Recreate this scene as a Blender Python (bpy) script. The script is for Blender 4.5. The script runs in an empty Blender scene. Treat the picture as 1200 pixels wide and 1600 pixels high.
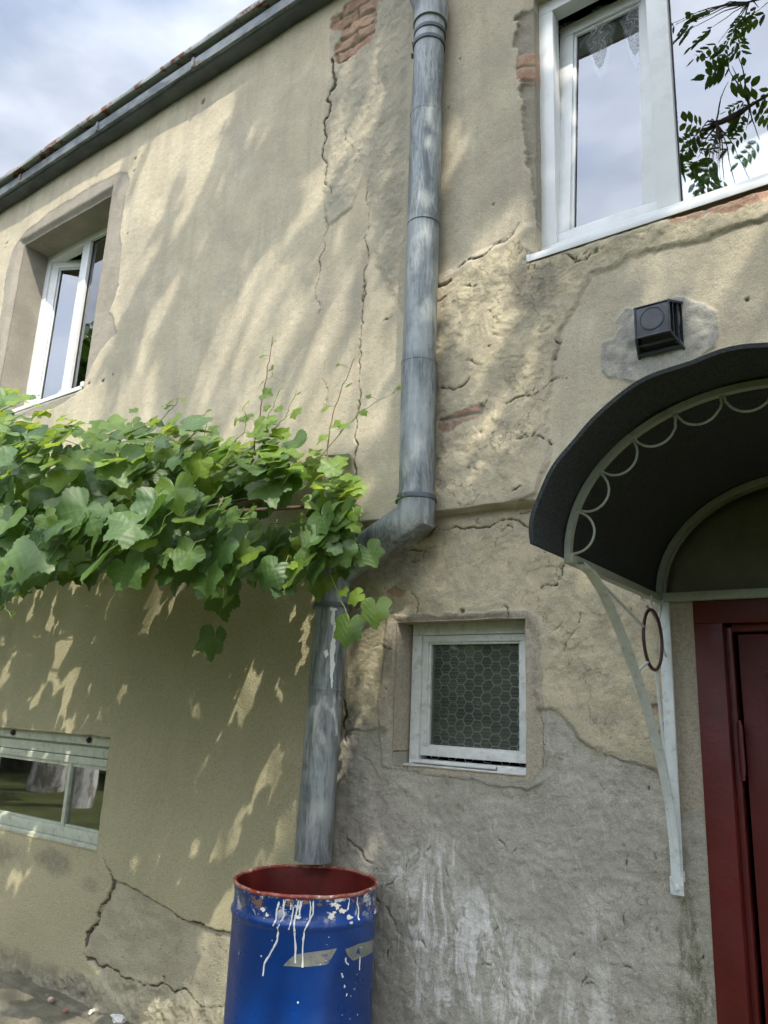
import bpy, bmesh, math, random
import numpy as np
from mathutils import Vector, Matrix, Quaternion

C = bpy.context.scene.collection
S = bpy.context.scene
PI = math.pi

# ------------------------------------------------------------------ camera
cam = bpy.data.cameras.new('camera'); camo = bpy.data.objects.new('camera', cam); C.objects.link(camo)
S.camera = camo
yaw, pitch, roll = 0.632059, 0.250036, 0.0418556
fw = Vector((-math.sin(yaw)*math.cos(pitch), math.cos(yaw)*math.cos(pitch), math.sin(pitch)))
rt = Vector((math.cos(yaw), math.sin(yaw), 0)); up = rt.cross(fw)
r2 = rt*math.cos(roll)+up*math.sin(roll); u2 = -rt*math.sin(roll)+up*math.cos(roll)
camo.matrix_world = Matrix(((r2.x, u2.x, -fw.x, 0), (r2.y, u2.y, -fw.y, -2.65), (r2.z, u2.z, -fw.z, 1.5), (0, 0, 0, 1)))
cam.sensor_fit = 'VERTICAL'; cam.sensor_height = 36; cam.lens = 27
cam.clip_start = 0.05; cam.clip_end = 500

# ------------------------------------------------------------------ light
SUN = Vector((1.0, -1.0, 1.9)).normalized()
el = math.asin(SUN.z); az = math.atan2(SUN.x, SUN.y)
w = bpy.data.worlds.new('World'); S.world = w; w.use_nodes = True
nt = w.node_tree; nt.nodes.clear()
def wn(t, **k):
    n = nt.nodes.new(t)
    for a, b in k.items(): setattr(n, a, b)
    return n
sky = wn('ShaderNodeTexSky', sky_type='NISHITA', sun_disc=False, sun_elevation=el, sun_rotation=az, air_density=1.3, dust_density=3.0)
tc = wn('ShaderNodeTexCoord'); mp = wn('ShaderNodeMapping'); mp.inputs['Scale'].default_value = (1.0, 1.0, 2.2)
nz = wn('ShaderNodeTexNoise'); nz.inputs['Scale'].default_value = 2.6; nz.inputs['Detail'].default_value = 6; nz.inputs['Roughness'].default_value = .52
cr = wn('ShaderNodeValToRGB'); cr.color_ramp.elements[0].position = .15; cr.color_ramp.elements[1].position = .50
nz2 = wn('ShaderNodeTexNoise'); nz2.inputs['Scale'].default_value = 4.5; nz2.inputs['Detail'].default_value = 5
cr2 = wn('ShaderNodeValToRGB'); cr2.color_ramp.elements[0].position = .35; cr2.color_ramp.elements[1].position = .7
cr2.color_ramp.elements[0].color = (3.5, 3.85, 4.55, 1); cr2.color_ramp.elements[1].color = (6.0, 6.3, 6.9, 1)
mx = wn('ShaderNodeMix', data_type='RGBA')
bg = wn('ShaderNodeBackground'); bg.inputs['Strength'].default_value = .12; wo = wn('ShaderNodeOutputWorld')
L = nt.links.new
L(tc.outputs['Generated'], mp.inputs[0]); L(mp.outputs[0], nz.inputs['Vector']); L(mp.outputs[0], nz2.inputs['Vector'])
L(nz.outputs[0], cr.inputs[0]); L(nz2.outputs[0], cr2.inputs[0])
L(cr.outputs[0], mx.inputs[0]); L(sky.outputs[0], mx.inputs[6]); L(cr2.outputs[0], mx.inputs[7])
# sky gain rises toward the sun, added as fill light for the upper wall
dp_ = wn('ShaderNodeVectorMath', operation='DOT_PRODUCT'); dp_.inputs[1].default_value = tuple(SUN); L(tc.outputs['Generated'], dp_.inputs[0])
gl = wn('ShaderNodeMapRange', interpolation_type='SMOOTHSTEP'); L(dp_.outputs['Value'], gl.inputs[0])
for i_, k_ in enumerate((-.05, 1.0, 1.0, 3.6)): gl.inputs[i_+1].default_value = k_
vm_ = wn('ShaderNodeVectorMath', operation='SCALE'); L(mx.outputs[2], vm_.inputs[0]); L(gl.outputs[0], vm_.inputs['Scale'])
L(vm_.outputs[0], bg.inputs[0]); L(bg.outputs[0], wo.inputs[0])

sl = bpy.data.lights.new('sun', 'SUN'); so = bpy.data.objects.new('sun', sl); C.objects.link(so)
sl.energy = 3.35; sl.angle = math.radians(.53); sl.color = (1.0, .93, .80)
so.rotation_euler = SUN.to_track_quat('Z', 'Y').to_euler(); so.location = (6, -6, 14)
S.view_settings.view_transform = 'Standard'; S.view_settings.look = 'None'
S.view_settings.exposure = 0.60; S.view_settings.gamma = 1
try:
    cy = S.cycles; cy.use_adaptive_sampling = True; cy.adaptive_threshold = .03; cy.max_bounces = 5; cy.diffuse_bounces = 3; cy.glossy_bounces = 3; cy.transmission_bounces = 3; cy.transparent_max_bounces = 6
    cy.caustics_reflective = False; cy.caustics_refractive = False
except Exception: pass

# ------------------------------------------------------------------ helpers
rnd = random.Random(7)
class MB:
    def __init__(s): s.v = []; s.f = []; s.m = []; s.attr = {}; s.uv = None
    def add(s, vs, fs, mi=0):
        b = len(s.v); s.v.extend([tuple(v) for v in vs])
        s.f.extend([tuple(b+i for i in f) for f in fs]); s.m.extend([mi]*len(fs)); return b
    def box(s, x0, x1, y0, y1, z0, z1, mi=0, M=None):
        vs = [Vector(p) for p in ((x0,y0,z0),(x1,y0,z0),(x1,y1,z0),(x0,y1,z0),(x0,y0,z1),(x1,y0,z1),(x1,y1,z1),(x0,y1,z1))]
        if M is not None: vs = [M @ v for v in vs]
        s.add(vs, [(0,3,2,1),(4,5,6,7),(0,1,5,4),(1,2,6,5),(2,3,7,6),(3,0,4,7)], mi)
    def tube(s, pts, r, n=12, mi=0, cap=True, flat=None):
        pts = [Vector(p) for p in pts]; N = len(pts)
        rs = r if isinstance(r, (list, tuple)) else [r]*N
        t0 = (pts[1]-pts[0]).normalized()
        a = Vector((0,0,1)) if abs(t0.z) < .9 else Vector((1,0,0))
        u = t0.cross(a).normalized(); rings = []
        vs = []
        for i, p in enumerate(pts):
            if i == 0: t = t0; k = 1
            elif i == N-1: t = (pts[-1]-pts[-2]).normalized(); k = 1
            else:
                d1 = (pts[i]-pts[i-1]).normalized(); d2 = (pts[i+1]-pts[i]).normalized()
                t = d1+d2
                t = t.normalized() if t.length > 1e-6 else d1
            u = (u - t*u.dot(t))
            u = u.normalized() if u.length > 1e-6 else t.orthogonal().normalized()
            w_ = t.cross(u)
            mit = 1.0; md = None
            if 0 < i < N-1:
                c = max(.35, d1.dot(t)); mit = 1/c
                md = (d2-d1); md = md.normalized() if md.length > 1e-4 else None
            for j in range(n):
                th = 2*PI*j/n
                o = u*math.cos(th)*rs[i] + w_*math.sin(th)*rs[i]*(flat or 1)
                if md is not None and mit > 1.02: o += md*(o.dot(md))*(mit-1)
                vs.append(p+o)
        fs = []
        for i in range(N-1):
            for j in range(n):
                k = (j+1) % n
                fs.append((i*n+j, i*n+k, (i+1)*n+k, (i+1)*n+j))
        if cap:
            fs.append(tuple(range(n-1, -1, -1))); fs.append(tuple((N-1)*n+j for j in range(n)))
        s.add(vs, fs, mi)
    def lathe(s, prof, cx, cy, n=96, mi=0, close=False):
        vs = []; fs = []
        for (r, z) in prof:
            for j in range(n):
                th = 2*PI*j/n; vs.append((cx+r*math.cos(th), cy+r*math.sin(th), z))
        for i in range(len(prof)-1):
            for j in range(n):
                k = (j+1) % n; fs.append((i*n+j, i*n+k, (i+1)*n+k, (i+1)*n+j))
        if close: fs.append(tuple((len(prof)-1)*n+j for j in range(n)))
        s.add(vs, fs, mi)
    def strip(s, pts, hw, nrm, th=.001, mi=0, per=None):
        """raised ribbon along pts, half width hw (list ok), lying on a surface with normals nrm"""
        pts = [Vector(p) for p in pts]; N = len(pts); vs = []; fs = []
        for i, p in enumerate(pts):
            t = (pts[min(i+1, N-1)]-pts[max(i-1, 0)]).normalized(); n_ = Vector(nrm[i]).normalized()
            b = t.cross(n_).normalized(); h = hw[i] if isinstance(hw, (list, tuple)) else hw
            vs += [p-b*h, p-b*h*.5+n_*th, p+b*h*.5+n_*th, p+b*h]
        for i in range(N-1):
            for j in range(3): fs.append((i*4+j, i*4+j+1, i*4+5+j, i*4+4+j))
        s.add(vs, fs, mi)
    def build(s, name, mats, parent=None, smooth=False, bevel=0, seg=2, angle=40):
        me = bpy.data.meshes.new(name); me.from_pydata(s.v, [], s.f)
        if not isinstance(mats, (list, tuple)): mats = [mats]
        for m in mats: me.materials.append(m)
        if len(mats) > 1: me.polygons.foreach_set('material_index', s.m)
        me.update()
        for k, a in s.attr.items():
            at = me.attributes.new(k, 'FLOAT', 'POINT'); at.data.foreach_set('value', np.asarray(a, dtype=np.float32))
        if s.uv is not None:
            uv = me.uv_layers.new(name='UVMap'); idx = np.empty(len(me.loops), dtype=np.int32)
            me.loops.foreach_get('vertex_index', idx); arr = np.asarray(s.uv, dtype=np.float32)[idx]
            uv.data.foreach_set('uv', arr.ravel())
        bm = bmesh.new(); bm.from_mesh(me) if (bevel or not s.uv and len(s.f) < 20000) else None
        if bevel or (not s.uv and len(s.f) < 20000):
            if not s.uv and not s.attr: bmesh.ops.recalc_face_normals(bm, faces=bm.faces)
            if bevel:
                es = [e for e in bm.edges if len(e.link_faces) == 2 and e.calc_face_angle(0) > math.radians(35)]
                bmesh.ops.bevel(bm, geom=es, offset=bevel, segments=seg, affect='EDGES', profile=.6, clamp_overlap=True)
            bm.to_mesh(me)
        bm.free()
        if smooth or bevel:
            me.polygons.foreach_set('use_smooth', [True]*len(me.polygons))
            if angle: me.set_sharp_from_angle(angle=math.radians(angle))
        o = bpy.data.objects.new(name, me); C.objects.link(o)
        if parent is not None: o.parent = parent; o.matrix_parent_inverse = Matrix.Translation(-parent_world(parent))
        return o
def parent_world(p): return Vector((0, 0, 0)) if p.type == 'MESH' else Vector(p.location)
def thing(name, label, cat, loc=(0, 0, 0), group=None):
    o = bpy.data.objects.new(name, None); C.objects.link(o); o.location = loc; o.empty_display_size = .1
    o['label'] = label; o['category'] = cat
    if group: o['group'] = group
    return o
def tag(o, label, cat, group=None):
    o['label'] = label; o['category'] = cat
    if group: o['group'] = group
    return o
def struct(o): o['kind'] = 'structure'; return o

class NT:
    def __init__(s, name):
        s.mat = bpy.data.materials.new(name); s.mat.use_nodes = True; s.t = s.mat.node_tree; s.t.nodes.clear()
        s.out = s.t.nodes.new('ShaderNodeOutputMaterial'); s.P = s.n('ShaderNodeTexCoord').outputs['Object']
    def n(s, t, **k):
        x = s.t.nodes.new(t)
        for a, b in k.items(): setattr(x, a, b)
        return x
    def put(s, sock, v):
        if v is None: return
        if hasattr(v, 'is_linked') or isinstance(v, bpy.types.NodeSocket): s.t.links.new(v, sock)
        elif isinstance(v, (tuple, list)):
            sock.default_value = tuple(v)+(1,) if (len(v) == 3 and len(sock.default_value) == 4) else tuple(v)
        else: sock.default_value = v
    def noise(s, scale, detail=4, rough=.5, vec=None, dist=0, col=False):
        x = s.n('ShaderNodeTexNoise'); s.put(x.inputs['Vector'], vec or s.P)
        x.inputs['Scale'].default_value = scale; x.inputs['Detail'].default_value = detail
        x.inputs['Roughness'].default_value = rough; x.inputs['Distortion'].default_value = dist
        return x.outputs[1 if col else 0]
    def vor(s, scale, feat='F1', out=0, vec=None, rand=1):
        x = s.n('ShaderNodeTexVoronoi', feature=feat); s.put(x.inputs['Vector'], vec or s.P); x.inputs['Scale'].default_value = scale
        x.inputs['Randomness'].default_value = rand
        return x.outputs[out]
    def scale(s, sx, sy, sz, vec=None):
        x = s.n('ShaderNodeMapping'); s.put(x.inputs[0], vec or s.P); x.inputs['Scale'].default_value = (sx, sy, sz); return x.outputs[0]
    def rotscale(s, rot, sc, vec=None):
        x = s.n('ShaderNodeMapping'); s.put(x.inputs[0], vec or s.P); x.inputs['Rotation'].default_value = rot; x.inputs['Scale'].default_value = sc; return x.outputs[0]
    def attr(s, name): return s.n('ShaderNodeAttribute', attribute_name=name).outputs['Fac']
    def m(s, op, a, b=None, c=None):
        x = s.n('ShaderNodeMath', operation=op); s.put(x.inputs[0], a)
        if b is not None: s.put(x.inputs[1], b)
        if c is not None: s.put(x.inputs[2], c)
        return x.outputs[0]
    def ramp(s, v, a, b, lo=0., hi=1.):
        x = s.n('ShaderNodeMapRange', interpolation_type='SMOOTHSTEP'); s.put(x.inputs[0], v)
        for i, k in enumerate((a, b, lo, hi)): x.inputs[i+1].default_value = k
        return x.outputs[0]
    def mix(s, f, a, b, blend='MIX'):
        x = s.n('ShaderNodeMix', data_type='RGBA', blend_type=blend); s.put(x.inputs[0], f); s.put(x.inputs[6], a); s.put(x.inputs[7], b)
        return x.outputs[2]
    def bump(s, h, dist, strength=1., nrm=None):
        x = s.n('ShaderNodeBump'); s.put(x.inputs['Height'], h); x.inputs['Distance'].default_value = dist; x.inputs['Strength'].default_value = strength
        if nrm is not None: s.put(x.inputs['Normal'], nrm)
        return x.outputs[0]
    def bsdf(s, col, rough=.8, metal=0, nrm=None, spec=.5, out=True, **k):
        x = s.n('ShaderNodeBsdfPrincipled'); s.put(x.inputs['Base Color'], col); s.put(x.inputs['Roughness'], rough)
        s.put(x.inputs['Metallic'], metal); x.inputs['Specular IOR Level'].default_value = spec
        if nrm is not None: s.put(x.inputs['Normal'], nrm)
        for a, b in k.items(): s.put(x.inputs[a.replace('_', ' ')], b)
        if out: s.t.links.new(x.outputs[0], s.out.inputs[0])
        return x.outputs[0]
    def fin(s, sh): s.t.links.new(sh, s.out.inputs[0]); return s.mat
D = {'band1': [(-1.096, 0.667), (-1.051, 0.681), (-0.969, 0.7), (-0.885, 0.707), (-0.714, 0.712), (-0.555, 0.715), (-0.405, 0.717), (-0.458, 0.696), (-0.527, 0.672), (-0.704, 0.669),
           (-0.858, 0.667), (-0.978, 0.668)],
 'band2': [(-0.28, 0.71), (-0.04, 0.717), (0.534, 0.704), (0.466, 0.665), (0.133, 0.67), (-0.132, 0.669), (-0.231, 0.688)],
 'brick': [(-2.424, 5.196), (-2.413, 5.268), (-2.347, 5.261), (-2.335, 5.316), (-2.239, 5.321), (-2.181, 5.394), (-1.876, 5.231), (-1.989, 5.183), (-2.079, 5.192), (-2.092, 5.155),
           (-2.102, 5.056), (-2.096, 4.949), (-2.186, 4.94), (-2.246, 4.913), (-2.324, 4.91), (-2.375, 4.968), (-2.389, 5.052), (-2.335, 5.083), (-2.356, 5.157)],
 'brick2': [(-1.209, 4.629), (-1.267, 4.591), (-1.278, 4.452), (-1.269, 4.27), (-1.248, 4.087), (-1.24, 3.882), (-1.211, 3.708), (-1.203, 3.547), (-1.174, 3.52), (-1.171, 3.819),
            (-1.172, 4.254), (-1.174, 4.609)],
 'brick3': [(-0.655, 3.30), (-0.60, 3.262), (-0.53, 3.275), (-0.47, 3.25), (-0.40, 3.262), (-0.33, 3.245), (-0.22, 3.255), (-0.10, 3.27), (-0.05, 3.35), (-0.66, 3.35)],
 'brick4': [(-1.637, 2.717), (-1.551, 2.715), (-1.481, 2.729), (-1.42, 2.729), (-1.405, 2.7), (-1.45, 2.666), (-1.525, 2.658), (-1.572, 2.632), (-1.619, 2.626), (-1.652, 2.67)],
 'brick5': [(-1.907, 1.982), (-1.886, 1.996), (-1.842, 2.001), (-1.817, 1.992), (-1.811, 1.972), (-1.834, 1.96), (-1.871, 1.959), (-1.903, 1.966)],
 'brick6': [(-0.837, 1.543), (-0.784, 1.551), (-0.777, 1.514), (-0.824, 1.5)],
 'cement': [(-2.15, 1.375), (-2.103, 1.385), (-2.066, 1.402), (-2.026, 1.42), (-1.987, 1.435), (-1.945, 1.444), (-1.92, 1.415), (-1.88, 1.392), (-1.853, 1.356), (-1.819, 1.297), (-1.787, 1.267),
            (-1.703, 1.264), (-1.531, 1.266), (-1.344, 1.259), (-1.239, 1.268), (-1.207, 1.318), (-1.194, 1.395), (-1.185, 1.461), (-1.192, 1.512), (-1.163, 1.522), (-1.124, 1.492),
            (-1.091, 1.476), (-1.062, 1.439), (-1.033, 1.419), (-0.995, 1.386), (-0.94, 1.379), (-0.886, 1.374), (-0.834, 1.362), (-0.804, 1.338), (-0.756, 1.293), (-0.739, 1.234),
            (-0.71, 1.225), (-0.671, 1.24), (-0.615, 1.246), (-0.3, 1.2), (-0.3, -0.3), (-2.20, -0.3), (-2.19, 0.6), (-2.16, 1.2)],
 'cracks': [([(-2.392, 4.977), (-2.377, 4.879), (-2.357, 4.823), (-2.362, 4.781), (-2.393, 4.767), (-2.413, 4.718), (-2.386, 4.675), (-2.39, 4.619), (-2.424, 4.576), (-2.415, 4.529),
              (-2.396, 4.476), (-2.407, 4.424), (-2.416, 4.371), (-2.374, 4.297), (-2.385, 4.231), (-2.389, 4.177), (-2.365, 4.144), (-2.327, 4.07), (-2.379, 4.032), (-2.337, 3.901),
              (-2.35, 3.792), (-2.387, 3.711), (-2.369, 3.613), (-2.394, 3.529), (-2.357, 3.463), (-2.363, 3.393)],
             [0.012, 0.012, 0.013, 0.013, 0.012, 0.01, 0.01, 0.008, 0.01, 0.009, 0.007, 0.006, 0.007, 0.004, 0.004, 0.003, 0.003, 0.003, 0.003, 0.003, 0.0025, 0.003, 0.0025, 0.002, 0.002,
              0.001]),
            ([(-2.079, 4.103), (-2.101, 3.962), (-2.099, 3.741), (-2.083, 3.557), (-2.085, 3.383), (-2.082, 3.53), (-2.083, 3.365), (-2.085, 3.332), (-2.084, 3.23), (-2.089, 3.147),
              (-2.087, 3.063), (-2.077, 2.938), (-2.078, 2.874), (-2.075, 2.817), (-2.079, 2.739), (-2.065, 2.658), (-2.07, 2.543), (-2.086, 2.461)],
             [0.002, 0.002, 0.0025, 0.003, 0.003, 0.003, 0.0035, 0.004, 0.0035, 0.003, 0.003, 0.003, 0.006, 0.005, 0.005, 0.006, 0.007, 0.004]),
            ([(-1.59, 3.407), (-1.537, 3.412), (-1.489, 3.422), (-1.416, 3.429), (-1.379, 3.46), (-1.29, 3.476), (-1.263, 3.51)], 0.005),
            ([(-1.693, 3.333), (-1.635, 3.341), (-1.582, 3.35)], 0.01), ([(-1.691, 3.268), (-1.634, 3.27), (-1.594, 3.271)], 0.006),
            ([(-1.689, 2.847), (-1.624, 2.841), (-1.572, 2.818), (-1.513, 2.838), (-1.494, 2.863)], 0.004),
            ([(-1.332, 2.708), (-1.289, 2.721), (-1.219, 2.72), (-1.148, 2.746), (-1.112, 2.768), (-1.055, 2.753)], 0.0035),
            ([(-1.276, 2.546), (-1.221, 2.545), (-1.159, 2.526), (-1.128, 2.494)], 0.0035),
            ([(-1.662, 2.235), (-1.579, 2.234), (-1.501, 2.221), (-1.394, 2.228), (-1.291, 2.23), (-1.261, 2.201), (-1.21, 2.204)], 0.004),
            ([(-1.11, 2.042), (-1.12, 2.0), (-1.139, 1.967), (-1.174, 1.974), (-1.205, 1.959)], 0.003),
            ([(-3.662, 0.694), (-3.596, 0.642), (-3.557, 0.609), (-3.552, 0.559), (-3.6, 0.484), (-3.641, 0.427), (-3.646, 0.376), (-3.713, 0.334), (-3.708, 0.288), (-3.675, 0.216)],
             [0.004, 0.007, 0.012, 0.008, 0.008, 0.01, 0.008, 0.012, 0.009, 0.008]),
            ([(-3.557, 0.609), (-3.346, 0.583), (-3.244, 0.565), (-3.127, 0.548), (-2.972, 0.514), (-2.812, 0.516), (-2.678, 0.523)], 0.005),
            ([(-3.675, 0.216), (-3.504, 0.213), (-3.336, 0.201), (-3.177, 0.2), (-3.024, 0.207), (-2.958, 0.237), (-2.882, 0.213), (-2.768, 0.204), (-2.668, 0.234)],
             [0.01, 0.006, 0.005, 0.006, 0.005, 0.006, 0.004, 0.004, 0.002]),
            ([(-4.432, -0.002), (-4.3, -0.002), (-4.173, 0.0), (-4.051, 0.002)], 0.006), ([(-2.115, 1.618), (-2.101, 1.511), (-2.106, 1.432), (-2.09, 1.355)], 0.008),
            ([(-1.919, 0.79), (-1.887, 0.772), (-1.846, 0.756), (-1.808, 0.708), (-1.784, 0.679), (-1.762, 0.651)], 0.003), ([(-1.871, 0.827), (-1.836, 0.848), (-1.807, 0.88)], 0.003),
            ([(-2.065, 0.981), (-1.998, 0.954), (-1.957, 0.912), (-1.899, 0.885)], 0.006), ([(-1.073, 3.303), (-1.02, 3.247), (-0.953, 3.257), (-0.914, 3.263)], 0.004),
            ([(-2.08, 2.295), (-2.027, 2.313), (-1.976, 2.343)], 0.003), ([(-1.795, 2.098), (-1.731, 2.115), (-1.67, 2.17)], 0.003),
            ([(-2.293, 3.164), (-2.3, 3.029), (-2.273, 2.889)], 0.0015), ([(-2.204, 4.312), (-2.279, 4.465), (-2.233, 4.5)], 0.003), ([(-2.202, 4.271), (-2.14, 4.283)], 0.005),
            ([(-1.052, 1.867), (-1.078, 1.787), (-1.116, 1.72)], 0.002), ([(-0.832, 1.914), (-0.791, 1.846), (-0.762, 1.781)], 0.0025)],
 'drips': [[(-1.145, 0.894), (-1.139, 0.858), (-1.147, 0.835), (-1.124, 0.817), (-1.196, 0.779), (-1.194, 0.744), (-1.242, 0.715), (-1.354, 0.667), (-1.367, 0.629)],
           [(-1.206, 0.858), (-1.23, 0.833), (-1.231, 0.805), (-1.258, 0.784)], [(-1.062, 0.889), (-1.121, 0.872), (-1.144, 0.839)],
           [(-0.955, 0.886), (-0.956, 0.843), (-0.986, 0.802), (-0.977, 0.766), (-0.949, 0.722), (-0.943, 0.678)], [(-0.928, 0.884), (-0.929, 0.852), (-0.926, 0.821)],
           [(-1.015, 0.844), (-1.023, 0.808), (-1.05, 0.778)], [(-0.804, 0.876), (-0.787, 0.839), (-0.796, 0.803)],
           [(-0.757, 0.883), (-0.754, 0.826), (-0.851, 0.779), (-0.862, 0.741), (-0.849, 0.666)], [(-0.111, 0.886), (-0.106, 0.848), (-0.068, 0.823), (-0.074, 0.793)],
           [(-1.045, 0.857), (-1.048, 0.837)], [(-0.903, 0.889), (-0.908, 0.857), (-0.932, 0.83)], [(-0.248, 0.877), (-0.265, 0.831)], [(-0.317, 0.64), (-0.292, 0.626)],
           [(-0.215, 0.575), (-0.22, 0.567)], [(-0.259, 0.602), (-0.253, 0.595)], [(-0.257, 0.684), (-0.26, 0.671), (-0.213, 0.661)], [(-0.884, 0.566), (-0.876, 0.561)],
           [(0.0, 0.676), (0.006, 0.634)]],
 'greyzone': [(-2.408, 5.169), (-2.266, 5.308), (-2.099, 5.516), (-1.873, 5.366), (-1.85, 4.494), (-1.848, 3.934), (-1.84, 3.246), (-2.002, 3.565), (-2.058, 3.908), (-2.114, 4.194),
              (-2.182, 3.956), (-2.339, 3.902), (-2.388, 4.153), (-2.384, 4.391), (-2.409, 4.609), (-2.395, 4.856)],
 'pits': [(-3.488, 5.234, 0.022), (-1.565, 4.525, 0.007), (-1.628, 4.279, 0.006), (-1.386, 3.655, 0.007), (-0.412, 2.897, 0.009), (-1.111, 2.85, 0.006), (-0.68, 2.867, 0.002),
          (-4.148, 5.098, 0.012), (-4.075, 5.082, 0.008), (-4.142, 4.992, 0.008), (-4.116, 4.496, 0.008), (-4.061, 3.467, 0.008), (-4.163, 3.446, 0.014), (-4.319, 3.463, 0.012),
          (-5.803, 5.025, 0.012), (-5.811, 4.986, 0.008), (-1.534, 1.885, 0.012), (-1.318, 1.793, 0.004), (-1.782, 1.75, 0.004), (-1.997, 1.78, 0.004), (-1.434, 2.607, 0.004),
          (-3.108, 0.249, 0.01)],
 'plinth': [(-3.557, 0.609), (-3.346, 0.583), (-3.244, 0.565), (-3.127, 0.548), (-2.972, 0.514), (-2.812, 0.516), (-2.678, 0.523), (-2.0, 0.36), (-2.0, -0.3), (-3.103, -0.034),
            (-3.675, 0.216), (-3.708, 0.288), (-3.713, 0.334), (-3.646, 0.376), (-3.641, 0.427), (-3.6, 0.484), (-3.552, 0.559)],
 'rough': [(-1.697, 3.35), (-1.596, 3.377), (-1.425, 3.423), (-1.317, 3.432), (-1.204, 3.485), (-1.114, 3.332), (-0.951, 3.334), (-0.771, 3.368), (-0.56, 3.33), (-0.364, 3.332),
           (-0.331, 3.215), (-0.501, 3.2), (-0.777, 3.217), (-0.955, 3.192), (-1.093, 2.979), (-1.15, 2.771), (-1.178, 2.668), (-1.154, 2.504), (-1.209, 2.331), (-1.346, 2.296),
           (-1.55, 2.293), (-1.686, 2.301), (-1.704, 2.895)],
 'rough2': [(-1.698, 2.269), (-1.223, 2.268), (-1.132, 2.245), (-1.058, 2.115), (-0.919, 1.986), (-0.748, 1.866), (-0.758, 1.451), (-0.773, 1.35), (-0.961, 1.394), (-1.062, 1.445),
            (-1.119, 1.519), (-1.192, 1.538), (-1.201, 1.802), (-1.252, 1.863), (-1.851, 1.871), (-1.896, 1.441), (-2.094, 1.406), (-2.101, 1.782), (-2.069, 2.119)],
 'smband': [(-1.9, 1.9), (-1.84, 1.88), (-1.26, 1.88), (-1.21, 1.84), (-1.2, 1.6), (-1.19, 1.4), (-1.2, 1.28), (-1.25, 1.24), (-1.9, 1.27), (-1.92, 1.5)],
 'stripnear': [(-0.735, 1.909), (-0.642, 1.915), (-0.658, 1.242), (-0.72, 1.224), (-0.757, 1.274)],
 'surround': [(-5.799, 3.744), (-5.744, 4.042), (-5.679, 4.313), (-5.697, 4.539), (-5.72, 4.74), (-5.683, 4.91), (-5.647, 4.958), (-5.5, 5.043), (-5.337, 5.058), (-5.204, 5.083),
              (-5.048, 5.089), (-4.892, 5.079), (-4.788, 5.088), (-4.621, 5.085), (-4.519, 5.078), (-4.419, 5.072), (-4.301, 5.064), (-4.216, 5.014), (-4.172, 4.928), (-4.199, 4.832),
              (-4.213, 4.665), (-4.205, 4.531), (-4.163, 4.413), (-4.16, 4.259), (-4.143, 4.128), (-4.174, 4.014), (-4.206, 3.949), (-4.15, 3.897), (-4.115, 3.815), (-4.086, 3.759),
              (-4.16, 3.73), (-4.24, 3.679), (-4.298, 3.609), (-4.35, 3.513), (-4.395, 3.464), (-4.477, 3.409), (-4.625, 3.38), (-4.763, 3.371), (-4.926, 3.366), (-5.143, 3.37),
              (-5.462, 3.299), (-5.691, 3.339)],
 'tri': [(-0.087, 0.69), (-0.037, 0.706), (-0.002, 0.683)],
 'ventpatch': [(-0.854, 2.942), (-0.826, 2.981), (-0.764, 2.968), (-0.735, 2.973), (-0.682, 2.972), (-0.641, 2.987), (-0.604, 2.958), (-0.548, 2.915), (-0.521, 2.876), (-0.515, 2.788),
               (-0.533, 2.741), (-0.556, 2.726), (-0.618, 2.694), (-0.737, 2.669), (-0.797, 2.677), (-0.838, 2.691), (-0.866, 2.715), (-0.892, 2.712), (-0.916, 2.745), (-0.923, 2.816),
               (-0.913, 2.855), (-0.873, 2.868), (-0.851, 2.899)]}
# ------------------------------------------------------------------ numpy noise and distance fields
_rng = np.random.default_rng(11); _T = _rng.random((512, 512))
def vn(x, z, seed=0):
    x = x+seed*37.17; z = z+seed*91.73
    xi = np.floor(x).astype(int); zi = np.floor(z).astype(int); fx = x-xi; fz = z-zi
    fx = fx*fx*fx*(fx*(fx*6-15)+10); fz = fz*fz*fz*(fz*(fz*6-15)+10)
    a = _T[xi % 512, zi % 512]; b = _T[(xi+1) % 512, zi % 512]; c = _T[xi % 512, (zi+1) % 512]; d = _T[(xi+1) % 512, (zi+1) % 512]
    return (a*(1-fx)+b*fx)*(1-fz)+(c*(1-fx)+d*fx)*fz
def fbm(x, z, f, o=4, seed=0, g=.5):
    r = 0; a = 1; t = 0
    for i in range(o):
        r = r+a*vn(x*f*.96+z*f*.28, z*f*.96-x*f*.28, seed+i*3); t += a; a *= g; f *= 2.03
    return r/t-.5
def sm(a, lo=0., hi=1.):
    t = np.clip((a-lo)/(hi-lo), 0, 1); return t*t*(3-2*t)
def sdf(X, Z, poly, lim=.3):
    """signed distance to a polygon, positive inside, clipped to +-lim"""
    P = np.array(poly); x0, z0 = P.min(0)-lim; x1, z1 = P.max(0)+lim
    out = np.full(X.shape, -lim); M = (X > x0) & (X < x1) & (Z > z0) & (Z < z1)
    x = X[M]; z = Z[M]; d2 = np.full(x.shape, 1e9); ins = np.zeros(x.shape, bool)
    for i in range(len(P)):
        ax, az_ = P[i]; bx, bz = P[(i+1) % len(P)]; ex, ez = bx-ax, bz-az_; L2 = ex*ex+ez*ez+1e-12
        t = np.clip(((x-ax)*ex+(z-az_)*ez)/L2, 0, 1)
        d2 = np.minimum(d2, (x-ax-t*ex)**2+(z-az_-t*ez)**2)
        c = ((az_ > z) != (bz > z))
        if abs(bz-az_) > 1e-9: ins ^= c & (x < (bx-ax)*(z-az_)/(bz-az_)+ax)
    d = np.sqrt(d2); out[M] = np.clip(np.where(ins, d, -d), -lim, lim); return out
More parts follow.
